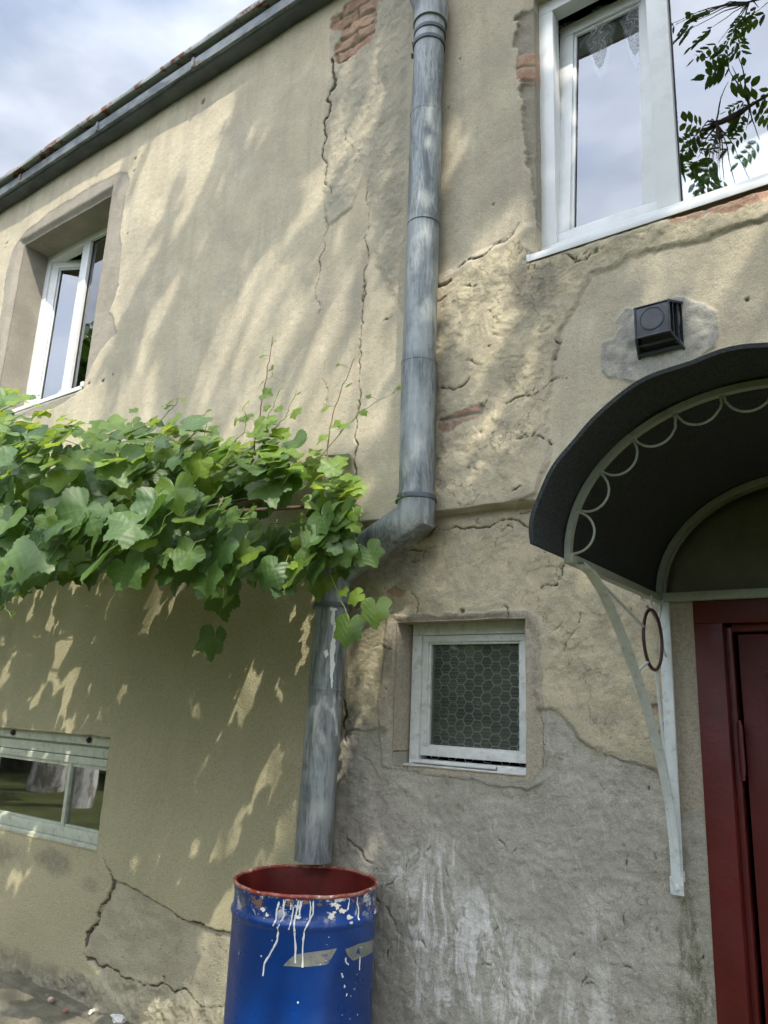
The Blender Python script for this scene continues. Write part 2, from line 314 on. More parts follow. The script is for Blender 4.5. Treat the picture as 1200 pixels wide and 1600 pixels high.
def polyd(X, Z, pts, wd, seed):
    """w - distance to a jittered polyline"""
    r = random.Random(seed); P = [(p[0], p[1]) for p in pts]; W = list(wd) if isinstance(wd, list) else [wd*(.35 if i in (0, len(P)-1) else 1) for i in range(len(P))]
    W = W[:len(P)]+[W[-1]]*(len(P)-len(W))
    for it in range(3):
        Q = []; V = []
        for i in range(len(P)-1):
            a, b = P[i], P[i+1]; l = math.hypot(b[0]-a[0], b[1]-a[1]); j = l*.16
            Q += [a, ((a[0]+b[0])/2+r.uniform(-j, j), (a[1]+b[1])/2+r.uniform(-j, j))]; V += [W[i], (W[i]+W[i+1])/2*r.uniform(.6, 1.25)]
        P = Q+[P[-1]]; W = V+[W[-1]]
    A = np.array(P); lim = .05; out = np.full(X.shape, -lim)
    M = (X > A[:, 0].min()-lim) & (X < A[:, 0].max()+lim) & (Z > A[:, 1].min()-lim) & (Z < A[:, 1].max()+lim)
    x = X[M]; z = Z[M]; o = np.full(x.shape, -lim)
    for i in range(len(P)-1):
        ax, a_ = P[i]; bx, bz = P[i+1]; ex, ez = bx-ax, bz-a_; L2 = ex*ex+ez*ez+1e-12
        t = np.clip(((x-ax)*ex+(z-a_)*ez)/L2, 0, 1)
        o = np.maximum(o, (W[i]*(1-t)+W[i+1]*t)*.62-np.hypot(x-ax-t*ex, z-a_-t*ez))
    out[M] = o; return out

# ------------------------------------------------------------------ the house wall
HOLES = {'upl': (-5.557, -4.421, 3.475, 4.94), 'upr': (-1.195, .62, 3.345, 4.70), 'small': (-1.844, -1.263, 1.285, 1.85),
         'low': (-5.75, -3.708, .715, 1.29), 'door': (-.655, .06, .0, 1.905)}
DEPTH = {'upl': .30, 'upr': .14, 'small': .22, 'low': .20, 'door': .20}
def coords(lo, hi, stepf, snaps):
    a = [lo]
    while a[-1] < hi: a.append(a[-1]+stepf(a[-1]))
    a = np.array(a)
    for s_ in snaps:
        i = int(np.argmin(abs(a-s_))); a[i] = s_
    return np.unique(a)
xs = coords(-11, 3.6, lambda x: .2 if x < -6.8 or x > .8 else (.0052 if x > -2.2 else .0052+(-2.2-x)*.0021), [h[0] for h in HOLES.values()]+[h[1] for h in HOLES.values()])
zs = coords(-.15, 5.42, lambda z: .0058 if z < 3 else .0058+(z-3)*.0018, [h[2] for h in HOLES.values()]+[h[3] for h in HOLES.values()])
X, Z = np.meshgrid(xs, zs, indexing='ij'); NX, NZ = X.shape
X0, Z0 = X, Z
# organic wobble used for lookups so that no authored edge is ruler straight
wx = X+fbm(X, Z, 7, 4, 1)*.035+fbm(X, Z, 40, 2, 2)*.010; wz = Z+fbm(X, Z, 7, 4, 5)*.035+fbm(X, Z, 40, 2, 6)*.010
cem = sdf(wx, wz, D['cement']); sur = sdf(X+fbm(X, Z, 25, 3, 9)*.02, Z+fbm(X, Z, 25, 3, 19)*.02, D['surround']); ven = sdf(wx, wz, D['ventpatch'])
grey = sdf(wx, wz, D['greyzone']); rough = np.maximum(sdf(wx, wz, D['rough']), sdf(wx, wz, D['rough2']))
pli = sdf(X, Z, D['plinth']); smb = sdf(X+fbm(X, Z, 20, 3, 9)*.02, Z+fbm(X, Z, 20, 3, 19)*.02, D['smband'])
snr = sdf(wx, wz, D['stripnear'])
brk = np.full(X.shape, -.3); bx_ = X+fbm(X, Z, 22, 4, 81, .6)*.05; bz_ = Z+fbm(X, Z, 22, 4, 85, .6)*.05
for k in ('brick', 'brick2', 'brick3', 'brick4', 'brick5', 'brick6'): brk = np.maximum(brk, sdf(bx_, bz_, D[k]))
crk = np.full(X.shape, -.05)
for i, (p, w_) in enumerate(D['cracks']): crk = np.maximum(crk, polyd(X, Z, p, w_, 50+i))
crkr = np.random.default_rng(5)
for i in range(34):     # small random breaks inside the crumbling zones
    while True:
        a, b = crkr.uniform(-2.05, -.7), crkr.uniform(1.3, 3.4)
        ii, jj = int(np.argmin(abs(xs-a))), int(np.argmin(abs(zs-b)))
        if rough[ii, jj] > .02 or (i % 3 == 0 and grey[ii, jj] > -.2): break
    th = crkr.uniform(-.7, .9); l = crkr.uniform(.03, .13); p = [(a, b)]
    for q in range(3):
        th += crkr.uniform(-.7, .7); p.append((p[-1][0]+math.cos(th)*l/3, p[-1][1]+math.sin(th)*l/3))
    crk = np.maximum(crk, polyd(X, Z, p, float(crkr.uniform(.0012, .0030)), 500+i))
for i in range(80):     # pitted trowel breaks in the cement
    a, b = crkr.uniform(-2.05, -.7), crkr.uniform(.1, 1.3); th = crkr.uniform(0, PI); l = crkr.uniform(.015, .06); p = [(a, b)]
    for q in range(3):
        th += crkr.uniform(-.8, .8); p.append((p[-1][0]+math.cos(th)*l/3, p[-1][1]+math.sin(th)*l/3))
    crk = np.maximum(crk, polyd(X, Z, p, float(crkr.uniform(.0008, .0026)), 700+i))
crk = np.where(crk > -.02, crk+fbm(X, Z, 38, 4, 57)*.0045, crk)
pit = np.zeros(X.shape)
for (a, b, r_) in D['pits']: pit = np.maximum(pit, sm(1-np.hypot(X-a, Z-b)/r_+fbm(X, Z, 60, 2, 4)*.3, 0, .35))
# relief (negative y is outward)
LG = 2.283+fbm(X, Z, 3, 3, 33)*.012
s_l = sm((Z-LG)/.007)
Yd = fbm(X, Z, .8, 3, 3)*.022+fbm(X, Z, 5, 3, 8)*.004+fbm(X, Z, 45, 3, 28)*.0022
Yd += -.052*s_l
mr = sm(rough, -.05, .05)
n1 = fbm(X, Z, 4.5, 4, 21)*11; fl = np.floor(n1); fr = n1-fl; terr = fl+sm(fr, .45, .52)
Yd += mr*(-terr*.0022+fbm(X, Z, 20, 5, 22, .66)*.012*(.15+1.3*sm(fbm(X, Z, 3.5, 3, 37), -.10, .25)))
mc = sm(cem, -.004, .006)
rid = 1-np.abs(fbm(X+fbm(X, Z, 6, 2, 71)*.12, Z*1.3, 10, 4, 24))*5
Yd += mc*(.004-np.clip(rid, -.6, 1)*.0030+fbm(X, Z, 30, 4, 25, .7)*.007)
Yd += sm(grey, -.02, .04)*(fbm(X, Z, 12, 5, 26, .65)*.018+.002-.012*fbm(X, Z, 7, 5, 27, .7)*sm(Z, 4.3, 5.0))
Yd += sm(ven, -.003, .004)*(-.006+fbm(X, Z, 22, 4, 27)*.012)
Yd += sm(sur, -.002, .004)*.004
Yd += sm(smb, -.004, .006)*-.006
mp_ = sm(pli, -.003, .006)
Yd += mp_*.016
rub = sdf(wx, wz, [(-3.95, .10), (-3.55, .19), (-3.2, .24), (-2.9, .22), (-2.6, .27), (-2.2, .25), (-2.2, -.3), (-5.0, -.3), (-5.0, .02)])
mrub = sm(rub, -.01, .05)
Yd += mrub*(fbm(X, Z, 14, 4, 29, .65)*.05-.008)
mb = sm(brk, -.003, .010)
row = np.floor(Z/.077); bu = (X/.262+.5*(row % 2)); fu = np.abs(bu-np.floor(bu)-.5)*.262; fv = np.abs(Z/.077-row-.5)*.077
bface = sm(np.minimum(.131-fu, .0385-fv)+fbm(X, Z, 30, 3, 30)*.010, .003, .010)
bface *= 1-((X > -1.32) & (X < -1.1) & (Z > 3.4) & ~((Z > 4.22) & (Z < 4.40)))
bdep = np.where(X < -1.95, 1.0, np.where(Z > 3.3, .75, .35))
Yd += mb*bdep*(.030-.018*bface+fbm(X, Z, 20, 4, 31)*.02)
Yd += sm(crk, -.0015, .003)*.016 + pit*.012
# openings: a hole's rim stays close to the plane
def smoothrim(Y_):
    for k, (a, b, c, d) in HOLES.items():
        dd = np.maximum(np.maximum(a-X0, X0-b), np.maximum(c-Z0, Z0-d)); wgt = 1-sm(dd, .0, .05)
        Y_ = Y_*(1-wgt*.6)
    return Y_
Yd = smoothrim(Yd)
jag = 1.0
Xg = X+fbm(X, Z, 9, 3, 41)*.008; Zg = Z+fbm(X, Z, 9, 3, 43)*.008
keep = np.ones((NX-1, NZ-1), bool); xc = (xs[1:]+xs[:-1])/2; zc = (zs[1:]+zs[:-1])/2
for (a, b, c, d) in HOLES.values(): keep &= ~(((xc > a) & (xc < b))[:, None] & ((zc > c) & (zc < d))[None, :])
# big cracks on the left belong to recess; grime fields: staining, and soft dark strips along the pipe and under the elbow
def blob(cx, cz, rx, rz, seed, k=1.):
    q = 1-np.hypot((X-cx)/rx, (Z-cz)/rz)+fbm(X, Z, 9, 5, seed)*.9; return sm(q, .0, .75)*k
darkening = blob(-1.19, 3.22, .16, .17, 61)+blob(-1.80, 2.10, .22, .13, 62)+blob(-1.63, 2.8, .07, .6, 63, .6)+blob(-2.02, 1.05, .09, .45, 64, .8)+blob(-4.4, .08, 1.3, .10, 65, .9)+blob(-2.06, 1.5, .05, .4, 66, .8)
darkening += blob(-1.93, 3.7, .08, .9, 67, .35)+blob(-4.1, .62, .25, .08, 68, .9)+blob(-3.72, .55, .1, .05, 69, .5)+blob(-4.6, .60, .4, .10, 70, .7)+blob(-1.69, 2.22, .10, .08, 75, .6)
darkening = np.clip(darkening, 0, 1)
algae = np.clip(blob(-.725, .62, .10, .55, 72, 1.0)+blob(-.73, .80, .05, .22, 73, 1.)+blob(-.70, .1, .14, .4, 74, .9), 0, 1)
white = np.clip(blob(-1.62, .72, .34, .42, 76)+blob(-1.30, .50, .25, .45, 77, .9)+blob(-1.0, .45, .12, .5, 78, .7)+blob(-1.45, .1, .35, .3, 79, .8), 0, 1)
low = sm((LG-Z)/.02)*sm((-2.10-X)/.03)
F = dict(a_cem=cem, a_sur=sur, a_ven=ven, a_grey=grey, a_rough=rough, a_pli=np.maximum(pli, rub-.02), a_smb=np.maximum(smb, snr), a_brk=brk, a_bface=bface, a_crk=crk, a_dark=darkening, a_algae=algae, a_white=white, a_low=low, a_pit=pit)
vid = np.arange(NX*NZ).reshape(NX, NZ)
I, J = np.nonzero(keep)
quads = np.stack([vid[I, J], vid[I+1, J], vid[I+1, J+1], vid[I, J+1]], 1)
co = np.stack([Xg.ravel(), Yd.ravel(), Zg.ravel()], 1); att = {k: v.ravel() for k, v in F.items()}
extra_v = []; extra_src = []; extra_q = []; base = NX*NZ
for k, (a, b, c, d) in HOLES.items():
    i0, i1 = [int(np.argmin(abs(xs-q))) for q in (a, b)]; j0, j1 = [int(np.argmin(abs(zs-q))) for q in (c, d)]
    loop = [(i, j0) for i in range(i0, i1)]+[(i1, j) for j in range(j0, j1)]+[(i, j1) for i in range(i1, i0, -1)]+[(i0, j) for j in range(j1, j0, -1)]
    n_ = len(loop); sp = .022 if k == 'small' else 0.0; levels = [.004, .06, 1.0]; prev = [vid[p] for p in loop]
    for lv in levels:
        cur = []
        for (i, j) in loop:
            src = vid[i, j]; y0 = Yd[i, j]; cur.append(base+len(extra_v))
            extra_v.append((Xg[i, j]*(1-lv)+lv*xs[i]+sp*lv*(i == i0), y0+(DEPTH[k]-y0)*lv, Zg[i, j]*(1-lv)+lv*zs[j])); extra_src.append(src)
        for q in range(n_):
            r_ = (q+1) % n_; extra_q.append((prev[r_], prev[q], cur[q], cur[r_]))
        prev = cur
co = np.concatenate([co, np.array(extra_v)]); src = np.array(extra_src)
att = {k: np.concatenate([v, v[src]]) for k, v in att.items()}
att['a_crk'][base:] = -.05
quads = np.concatenate([quads, np.array(extra_q)])
used = np.zeros(len(co), bool); used[quads.ravel()] = True; remap = np.cumsum(used)-1
co = co[used]; quads = remap[quads]; att = {k: v[used] for k, v in att.items()}
me = bpy.data.meshes.new('wall'); me.vertices.add(len(co)); me.vertices.foreach_set('co', co.astype(np.float32).ravel())
me.loops.add(quads.size); me.loops.foreach_set('vertex_index', quads.astype(np.int32).ravel())
me.polygons.add(len(quads)); me.polygons.foreach_set('loop_start', np.arange(0, quads.size, 4, dtype=np.int32)); me.update(calc_edges=True)
me.polygons.foreach_set('use_smooth', np.ones(len(quads), bool))
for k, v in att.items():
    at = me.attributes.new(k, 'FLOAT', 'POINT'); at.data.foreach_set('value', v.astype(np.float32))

# wall material
t = NT('plaster_wall')
big = t.noise(1.1, 4, .55); med = t.noise(5, 6, .6); fine = t.noise(38, 5, .65); vf = t.noise(170, 3, .6)
cream = t.mix(t.ramp(big, .35, .68), (.565, .495, .355), (.45, .40, .30))
cream = t.mix(t.ramp(med, .38, .70), cream, (.62, .555, .41))
cream = t.mix(t.m('MULTIPLY', t.ramp(fine, .50, .72), .45), cream, (.40, .34, .235))
strk = t.noise(3.2, 5, .6, t.scale(3.2, 1, .35))
cream = t.mix(t.m('MULTIPLY', t.ramp(strk, .46, .70), .50), cream, (.39, .345, .27))
cream = t.mix(t.ramp(t.noise(2.1, 7, .7, dist=.8), .52, .64, 0, .40), cream, (.40, .36, .29))
rcol = t.mix(t.ramp(t.noise(13, 6, .65), .38, .62), (.62, .54, .365), (.46, .405, .29))
e = lambda name, a, lo=-.002, hi=.003, nsc=60, na=.012: t.ramp(t.m('ADD', t.attr(name), t.m('MULTIPLY', t.m('SUBTRACT', t.noise(nsc, 3, .6), .5), na)), lo, hi)
col = t.mix(t.ramp(t.attr('a_rough'), -.04, .05), cream, rcol)
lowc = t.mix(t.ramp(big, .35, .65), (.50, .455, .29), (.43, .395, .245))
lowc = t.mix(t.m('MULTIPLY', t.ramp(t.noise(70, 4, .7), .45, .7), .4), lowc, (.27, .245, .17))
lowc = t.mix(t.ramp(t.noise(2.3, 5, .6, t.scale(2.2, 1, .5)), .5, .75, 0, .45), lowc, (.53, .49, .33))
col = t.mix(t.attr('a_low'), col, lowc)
gz = t.mix(t.ramp(t.noise(9, 5, .6), .35, .65), (.36, .335, .27), (.44, .405, .315))
col = t.mix(t.m('MULTIPLY', t.m('MULTIPLY', e('a_grey', 0, -.02, .04), t.ramp(t.noise(4, 6, .65), .35, .6, .35, 1)), .85), col, gz)
sb = t.mix(t.ramp(t.noise(60, 4, .7), .4, .65), (.43, .375, .295), (.33, .29, .23))
col = t.mix(e('a_smb', 0), col, sb)
cn = t.noise(6, 7, .62); cs = t.noise(7, 8, .72, t.rotscale((0, .5, 0), (2.4, 1, .7)), dist=1.6)
cemc = t.mix(t.ramp(cn, .35, .66), (.33, .317, .265), (.45, .432, .365))
cemc = t.mix(t.ramp(cs, .52, .72, 0, .75), cemc, (.54, .52, .45))
cemc = t.mix(t.ramp(t.noise(22, 6, .8, dist=1.0), .54, .66, 0, .55), cemc, (.20, .19, .16))
cemc = t.mix(t.m('MULTIPLY', t.attr('a_white'), t.ramp(t.noise(6, 7, .76, t.scale(2.4, 1, .7), dist=1.0), .44, .58)), cemc, (.76, .75, .71))
col = t.mix(e('a_cem', 0, na=.02), col, cemc)
surc = t.mix(t.ramp(t.noise(4, 5, .6), .35, .65), (.27, .245, .205), (.345, .315, .265))
surc = t.mix(t.ramp(t.noise(12, 6, .7, dist=.6), .5, .75, 0, .5), surc, (.20, .185, .16))
col = t.mix(e('a_sur', 0), col, surc)
venc = t.mix(t.ramp(t.noise(16, 6, .65), .35, .62), (.30, .295, .27), (.44, .425, .37))
col = t.mix(e('a_ven', 0), col, venc)
plc = t.mix(t.ramp(t.noise(5, 7, .65, t.scale(1, 1, 2.5)), .35, .65), (.36, .335, .235), (.50, .46, .335))
plc = t.mix(t.ramp(t.noise(45, 5, .7), .56, .68, 0, .7), plc, (.16, .145, .11))
col = t.mix(e('a_pli', 0), col, plc)
bnz = t.noise(4, 2, .5); bk = t.mix(t.ramp(bnz, .35, .65), (.33, .17, .115), (.42, .25, .17)); bk = t.mix(t.ramp(t.noise(25, 6, .7), .45, .7, 0, .85), bk, (.46, .38, .28))
bk = t.mix(t.attr('a_bface'), (.30, .27, .215), bk)
col = t.mix(e('a_brk', 0), col, bk)
# chips and pebbles
peb = t.ramp(t.vor(62), .0, .17, 1, 0); pm = t.ramp(t.noise(9, 3, .6), .50, .60)
col = t.mix(t.m('MULTIPLY', t.m('MULTIPLY', peb, pm), t.m('SUBTRACT', .8, t.m('MULTIPLY', t.attr('a_low'), .7))), col, (.72, .68, .58))
drk = t.m('MULTIPLY', t.ramp(t.vor(34), .0, .10, 1, 0), t.ramp(t.noise(5, 2, .5), .44, .56))
col = t.mix(t.m('MULTIPLY', drk, .75), col, (.13, .11, .08))
gr = t.m('MULTIPLY', t.attr('a_dark'), t.ramp(t.noise(20, 6, .7), .30, .60, .35, 1))
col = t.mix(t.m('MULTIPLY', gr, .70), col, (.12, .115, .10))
col = t.mix(t.m('MULTIPLY', t.attr('a_algae'), t.ramp(t.noise(18, 6, .75, t.scale(2, 1, .7)), .32, .62)), col, (.115, .115, .07))
ck = t.ramp(t.attr('a_crk'), -.0022, .0012)
col = t.mix(t.m('MULTIPLY', ck, .92), col, (.055, .045, .035))
col = t.mix(t.m('MULTIPLY', t.attr('a_pit'), .85), col, (.07, .06, .05))
col = t.mix(t.ramp(vf, .35, .75, 0, .22), col, (.30, .26, .19))
rg = t.ramp(t.attr('a_rough'), -.05, .06); cm = e('a_cem', 0)
dv = t.n('ShaderNodeVectorMath', operation='ADD'); t.put(dv.inputs[0], t.P)
dn = t.n('ShaderNodeVectorMath', operation='SCALE'); t.put(dn.inputs[0], t.noise(11, 5, .65, col=True)); dn.inputs['Scale'].default_value = .16; t.put(dv.inputs[1], dn.outputs[0])
ve = t.vor(6.5, 'DISTANCE_TO_EDGE', vec=dv.outputs[0]); rgm = t.m('MAXIMUM', t.ramp(t.attr('a_rough'), -.05, .03), t.ramp(t.attr('a_grey'), -.02, .02, 0, .5))
net_ = t.m('MULTIPLY', t.ramp(ve, .0, .012, 1, 0), t.m('MULTIPLY', t.ramp(t.noise(3.2, 4, .6), .50, .60), rgm))
ve2 = t.vor(17, 'DISTANCE_TO_EDGE', vec=dv.outputs[0]); net2 = t.m('MULTIPLY', t.ramp(ve2, .0, .018, 1, 0), t.m('MULTIPLY', t.ramp(t.noise(5, 4, .6), .56, .64), t.m('MAXIMUM', rgm, e('a_cem', 0))))
net_ = t.m('MAXIMUM', net_, t.m('MULTIPLY', net2, .8))
col = t.mix(t.m('MULTIPLY', net_, .8), col, (.12, .10, .075))
gritn = t.noise(260, 3, .75); col = t.mix(t.ramp(gritn, .52, .66, 0, .42), col, (.20, .17, .12)); col = t.mix(t.ramp(gritn, .48, .34, 0, .30), col, (.78, .73, .62))
h = t.m('ADD', t.m('MULTIPLY', t.noise(95, 5, .78), .8), t.m('MULTIPLY', gritn, .35)); h = t.m('SUBTRACT', h, t.m('MULTIPLY', net_, .8))
h = t.m('ADD', h, t.m('MULTIPLY', t.m('MULTIPLY', t.noise(190, 2, .6), t.attr('a_low')), .8))
h = t.m('ADD', h, t.m('MULTIPLY', t.m('MULTIPLY', t.m('MULTIPLY', t.noise(34, 6, .78), rg), t.ramp(t.noise(4.5, 4, .6), .35, .65, .15, 1.6)), 1.0))
h = t.m('ADD', h, t.m('MULTIPLY', t.m('MULTIPLY', t.m('MULTIPLY', t.noise(17, 6, .74, dist=1.2), t.ramp(t.noise(3.6, 5, .65), .42, .62, .12, 2.0)), cm), 1.0))
h = t.m('ADD', h, t.m('MULTIPLY', t.m('MULTIPLY', t.noise(120, 3, .7), e('a_smb', 0)), .9))
h = t.m('ADD', h, t.m('MULTIPLY', t.m('MULTIPLY', peb, pm), .35))
h = t.m('SUBTRACT', h, t.m('MULTIPLY', drk, .6))
ter = t.m('FLOOR', t.m('MULTIPLY', t.m('ADD', t.noise(3.6, 5, .62, dist=.4), t.m('MULTIPLY', t.noise(30, 3, .6), .02)), 13))
zone = t.m('MAXIMUM', t.ramp(t.attr('a_rough'), -.04, .0), t.m('MAXIMUM', t.m('MULTIPLY', t.ramp(t.attr('a_grey'), -.02, .02), .6), t.m('MULTIPLY', cm, .55)))
h = t.m('ADD', h, t.m('MULTIPLY', t.m('MULTIPLY', ter, zone), .75))
par = t.m('FRACT', t.m('MULTIPLY', ter, .377)); col = t.mix(t.m('MULTIPLY', t.m('MULTIPLY', par, zone), .22), col, (.30, .27, .21))
nb = t.bump(h, .0045, .9)
M_wall = t.fin(t.bsdf(col, .93, 0, nb, .2))
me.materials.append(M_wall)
house = thing('house', 'old two storey house with cracked cream plaster, grey cement patches and white windows', 'house', (-3, 0, 0))
wall = bpy.data.objects.new('wall', me); C.objects.link(wall); wall.parent = house; wall.matrix_parent_inverse = Matrix.Translation((3, 0, 0))
# ------------------------------------------------------------------ materials
def simple(name, c, rough=.7, metal=0, var=.12, nsc=20, bump=0, bsc=80, spec=.5, dirt=None, dirtamt=.5, dsc=9, **k):
    t = NT(name); a = tuple(x*(1-var) for x in c); b = tuple(min(1, x*(1+var)) for x in c)
    col = t.mix(t.ramp(t.noise(nsc, 5, .6), .35, .65), a, b)
    if dirt: col = t.mix(t.m('MULTIPLY', t.ramp(t.noise(dsc, 7, .7), .50, .68), dirtamt), col, dirt)
    nb = t.bump(t.noise(bsc, 4, .6), bump) if bump else None
    rr = t.ramp(t.noise(nsc*.7, 4, .6), .3, .7, max(0, rough-.08), min(1, rough+.08))
    return t.fin(t.bsdf(col, rr, metal, nb, spec, **k))
M_pvc = simple('white_plastic', (.76, .78, .78), .38, var=.03, nsc=4, dirt=(.55, .54, .48), dirtamt=.35, dsc=6)
M_oldwhite = simple('old_white_paint', (.64, .66, .64), .6, var=.06, nsc=30, bump=.002, bsc=45, dirt=(.36, .35, .30), dirtamt=.6, dsc=28)
M_greenwhite = simple('weathered_pale_paint', (.50, .53, .44), .6, var=.08, nsc=18, bump=.0015, bsc=60, dirt=(.28, .28, .21), dirtamt=.6, dsc=20)
M_gasket = simple('dark_gasket', (.03, .03, .03), .6)
M_dark = simple('dark_room', (.05, .05, .045), .9)
M_black = simple('black_plastic', (.035, .042, .055), .42, var=.2, bump=.0005, bsc=60, dirt=(.10, .11, .12), dirtamt=.4, dsc=30)
M_paintmetal = simple('painted_steel', (.62, .66, .66), .45, var=.05, nsc=25, bump=.0008, bsc=70, dirt=(.33, .33, .27), dirtamt=.55, dsc=30)
M_greenmetal = simple('greenish_painted_steel', (.34, .37, .30), .5, var=.08, nsc=25, bump=.001, bsc=70, dirt=(.17, .18, .13), dirtamt=.6, dsc=25)
M_rustrod = simple('dark_brown_paint', (.055, .022, .022), .45, var=.2)
M_soil = simple('house_shell', (.35, .31, .24), .9)

def glass(name, tint=(.9, .95, .95), refl=.5, rough=0.0, wav=.0):
    t = NT(name); g = t.n('ShaderNodeBsdfGlossy'); g.inputs['Roughness'].default_value = rough; t.put(g.inputs['Color'], (.95, .97, 1.0))
    if wav: t.put(g.inputs['Normal'], t.bump(t.noise(2.2, 2, .4), wav, 1))
    tr = t.n('ShaderNodeBsdfTransparent'); t.put(tr.inputs['Color'], tint)
    f = t.n('ShaderNodeFresnel'); f.inputs['IOR'].default_value = 1.6
    fac = t.m('MINIMUM', t.m('ADD', t.m('MULTIPLY', f.outputs[0], 1.6), refl), 1)
    m = t.n('ShaderNodeMixShader'); t.put(m.inputs[0], fac); t.put(m.inputs[1], tr.outputs[0]); t.put(m.inputs[2], g.outputs[0])
    return t.fin(m.outputs[0])
M_glass = glass('window_glass', refl=.13, wav=.004)
def hazy(name, amt, refl, haze):  # grey-green reflected haze painted into the pane as a diffuse share
    t = NT(name); g = t.n('ShaderNodeBsdfGlossy'); g.inputs['Roughness'].default_value = .02; tr = t.n('ShaderNodeBsdfTransparent'); t.put(tr.inputs['Color'], (.80, .84, .78)); d = t.n('ShaderNodeBsdfDiffuse'); t.put(d.inputs[0], haze)
    f = t.n('ShaderNodeFresnel'); f.inputs['IOR'].default_value = 1.5
    a = t.n('ShaderNodeMixShader'); t.put(a.inputs[0], t.ramp(t.noise(9, 6, .65), .3, .7, amt*.7, amt*1.3)); t.put(a.inputs[1], tr.outputs[0]); t.put(a.inputs[2], d.outputs[0])
    b = t.n('ShaderNodeMixShader'); t.put(b.inputs[0], t.m('MINIMUM', t.m('ADD', f.outputs[0], refl), 1)); t.put(b.inputs[1], a.outputs[0]); t.put(b.inputs[2], g.outputs[0]); return t.fin(b.outputs[0])
M_hazy = hazy('hazy_glass', .13, .0, (.40, .44, .39))
M_glass2 = glass('old_glass', tint=(.75, .80, .72), refl=.0)
M_glass3 = hazy('cellar_glass', .05, .42, (.28, .32, .24))

t = NT('weathered_zinc')
v = t.scale(1, 1, .16); z1 = t.noise(24, 8, .74, v, dist=.8); z2 = t.noise(60, 5, .7, v); z3 = t.noise(3.5, 4, .6)
col = t.mix(t.ramp(z1, .38, .62), (.115, .135, .14), (.30, .33, .33))
col = t.mix(t.ramp(z2, .50, .68, 0, .8), col, (.085, .105, .11))
col = t.mix(t.ramp(z3, .5, .7, 0, .55), col, (.38, .41, .41))
col = t.mix(t.ramp(t.noise(11, 6, .7, t.scale(1, 1, .45)), .66, .72, 0, .8), col, (.16, .10, .07))
M_zinc = t.fin(t.bsdf(col, t.ramp(z1, .3, .7, .42, .62), .35, t.bump(z2, .0012, .6), .5))
t = NT('dark_zinc_fascia'); a = t.noise(5, 6, .65, t.scale(.6, 1, 1)); col = t.mix(t.ramp(a, .35, .65), (.06, .073, .088), (.115, .135, .15))
M_fascia = t.fin(t.bsdf(col, .55, .3, t.bump(t.noise(20, 4, .6), .001), .5))
t = NT('pale_zinc_edge'); a = t.noise(9, 6, .65, t.scale(.5, 1, 1)); col = t.mix(t.ramp(a, .40, .62), (.085, .10, .115), (.21, .235, .245))
col = t.mix(t.ramp(t.noise(7, 6, .7), .60, .66), col, (.16, .075, .045))
M_zedge = t.fin(t.bsdf(col, .5, .3, t.bump(t.noise(20, 4, .6), .001), .5))
t = NT('rusty_roof_sheet'); a = t.noise(7, 6, .7, t.scale(1, 1, 1)); col = t.mix(t.ramp(a, .5, .56), (.36, .38, .38), (.20, .085, .05))
M_roof = t.fin(t.bsdf(col, .65, .1, t.bump(t.noise(25, 4, .6), .002), .4))

# ------------------------------------------------------------------ roof, shell and rooms
m = MB(); m.box(-11, 3.6, 7.9, 8, 0, 5.4); m.box(-11.1, -11, .0, 8, 0, 5.4); m.box(3.6, 3.7, .0, 8, 0, 5.4)
m.build('shell_wall', M_soil, house)
m = MB(); m.box(-10.9, 3.5, .45, 7.8, 2.4, 2.6); m.box(-10.9, 3.5, .45, 7.8, -.1, -.02); m.box(-10.9, 3.5, .45, 7.8, 5.25, 5.35)
m.box(-10.9, 3.5, 2.4, 2.5, -.02, 5.25); m.box(-3.0, -2.9, .45, 2.4, -.02, 5.25); m.box(-.95, -.9, .45, 2.4, -.02, 2.4)
m.build('room', M_dark, house)
m = MB()   # inner face of the front wall round the openings
ivs = sorted(HOLES.values())
m.box(-10.9, -5.9, .32, .44, 0, 5.3); m.box(-5.9, -4.3, .32, .44, 5.0, 5.3); m.box(-4.3, -1.95, .32, .44, 1.9, 5.3)
m.box(-3.6, -1.95, .32, .44, -.02, 1.9); m.build('inner_wall', M_dark, house)
# eave: soffit box, drip edge, gap and the rusty sheet over it (slightly wavy)
m = MB(); n_ = 150; ps = []
prof = [(.03, 5.372), (-.142, 5.380), (-.150, 5.388), (-.152, 5.392)]
prof2 = [(-.152, 5.392), (-.172, 5.394), (-.180, 5.452), (-.150, 5.460)]
prof3 = [(-.150, 5.460), (-.135, 5.463), (-.135, 5.50), (-.15, 5.505)]
def extr(mb, prof, x0=-11, x1=3.6, n=200, amp=.006, seed=0, zoff=0.):
    vs = []; fs = []
    for i in range(n+1):
        x = x0+(x1-x0)*i/n
        for j, (y, z) in enumerate(prof):
            d = amp*(math.sin(x*2.3+seed)+.6*math.sin(x*5.1+seed*2+j*.4)+.5*math.sin(x*11.7+j)); vs.append((x, y+d*.6, z+d+zoff))
    k = len(prof)
    for i in range(n):
        for j in range(k-1): fs.append((i*k+j, i*k+j+1, (i+1)*k+j+1, (i+1)*k+j))
    mb.add(vs, fs)
m = MB(); extr(m, prof, amp=.003, seed=1); m.build('soffit', M_fascia, house, smooth=True, angle=30)
m = MB(); extr(m, prof2, amp=.003, seed=1)
for x in np.arange(-10.6, 3.4, 1.02): m.box(x-.012, x+.012, -.186, -.172, 5.388, 5.462)
m.build('drip_edge', M_zedge, house, smooth=True, angle=30)
m = MB(); extr(m, prof3, amp=.003, seed=1); m.build('fascia', M_fascia, house)
m = MB(); extr(m, [(-.14, 5.503), (-.205, 5.497), (-.212, 5.512), (-.210, 5.528), (-.14, 5.535), (4.2, 7.4), (8.3, 5.4)], amp=.006, seed=4, n=420)
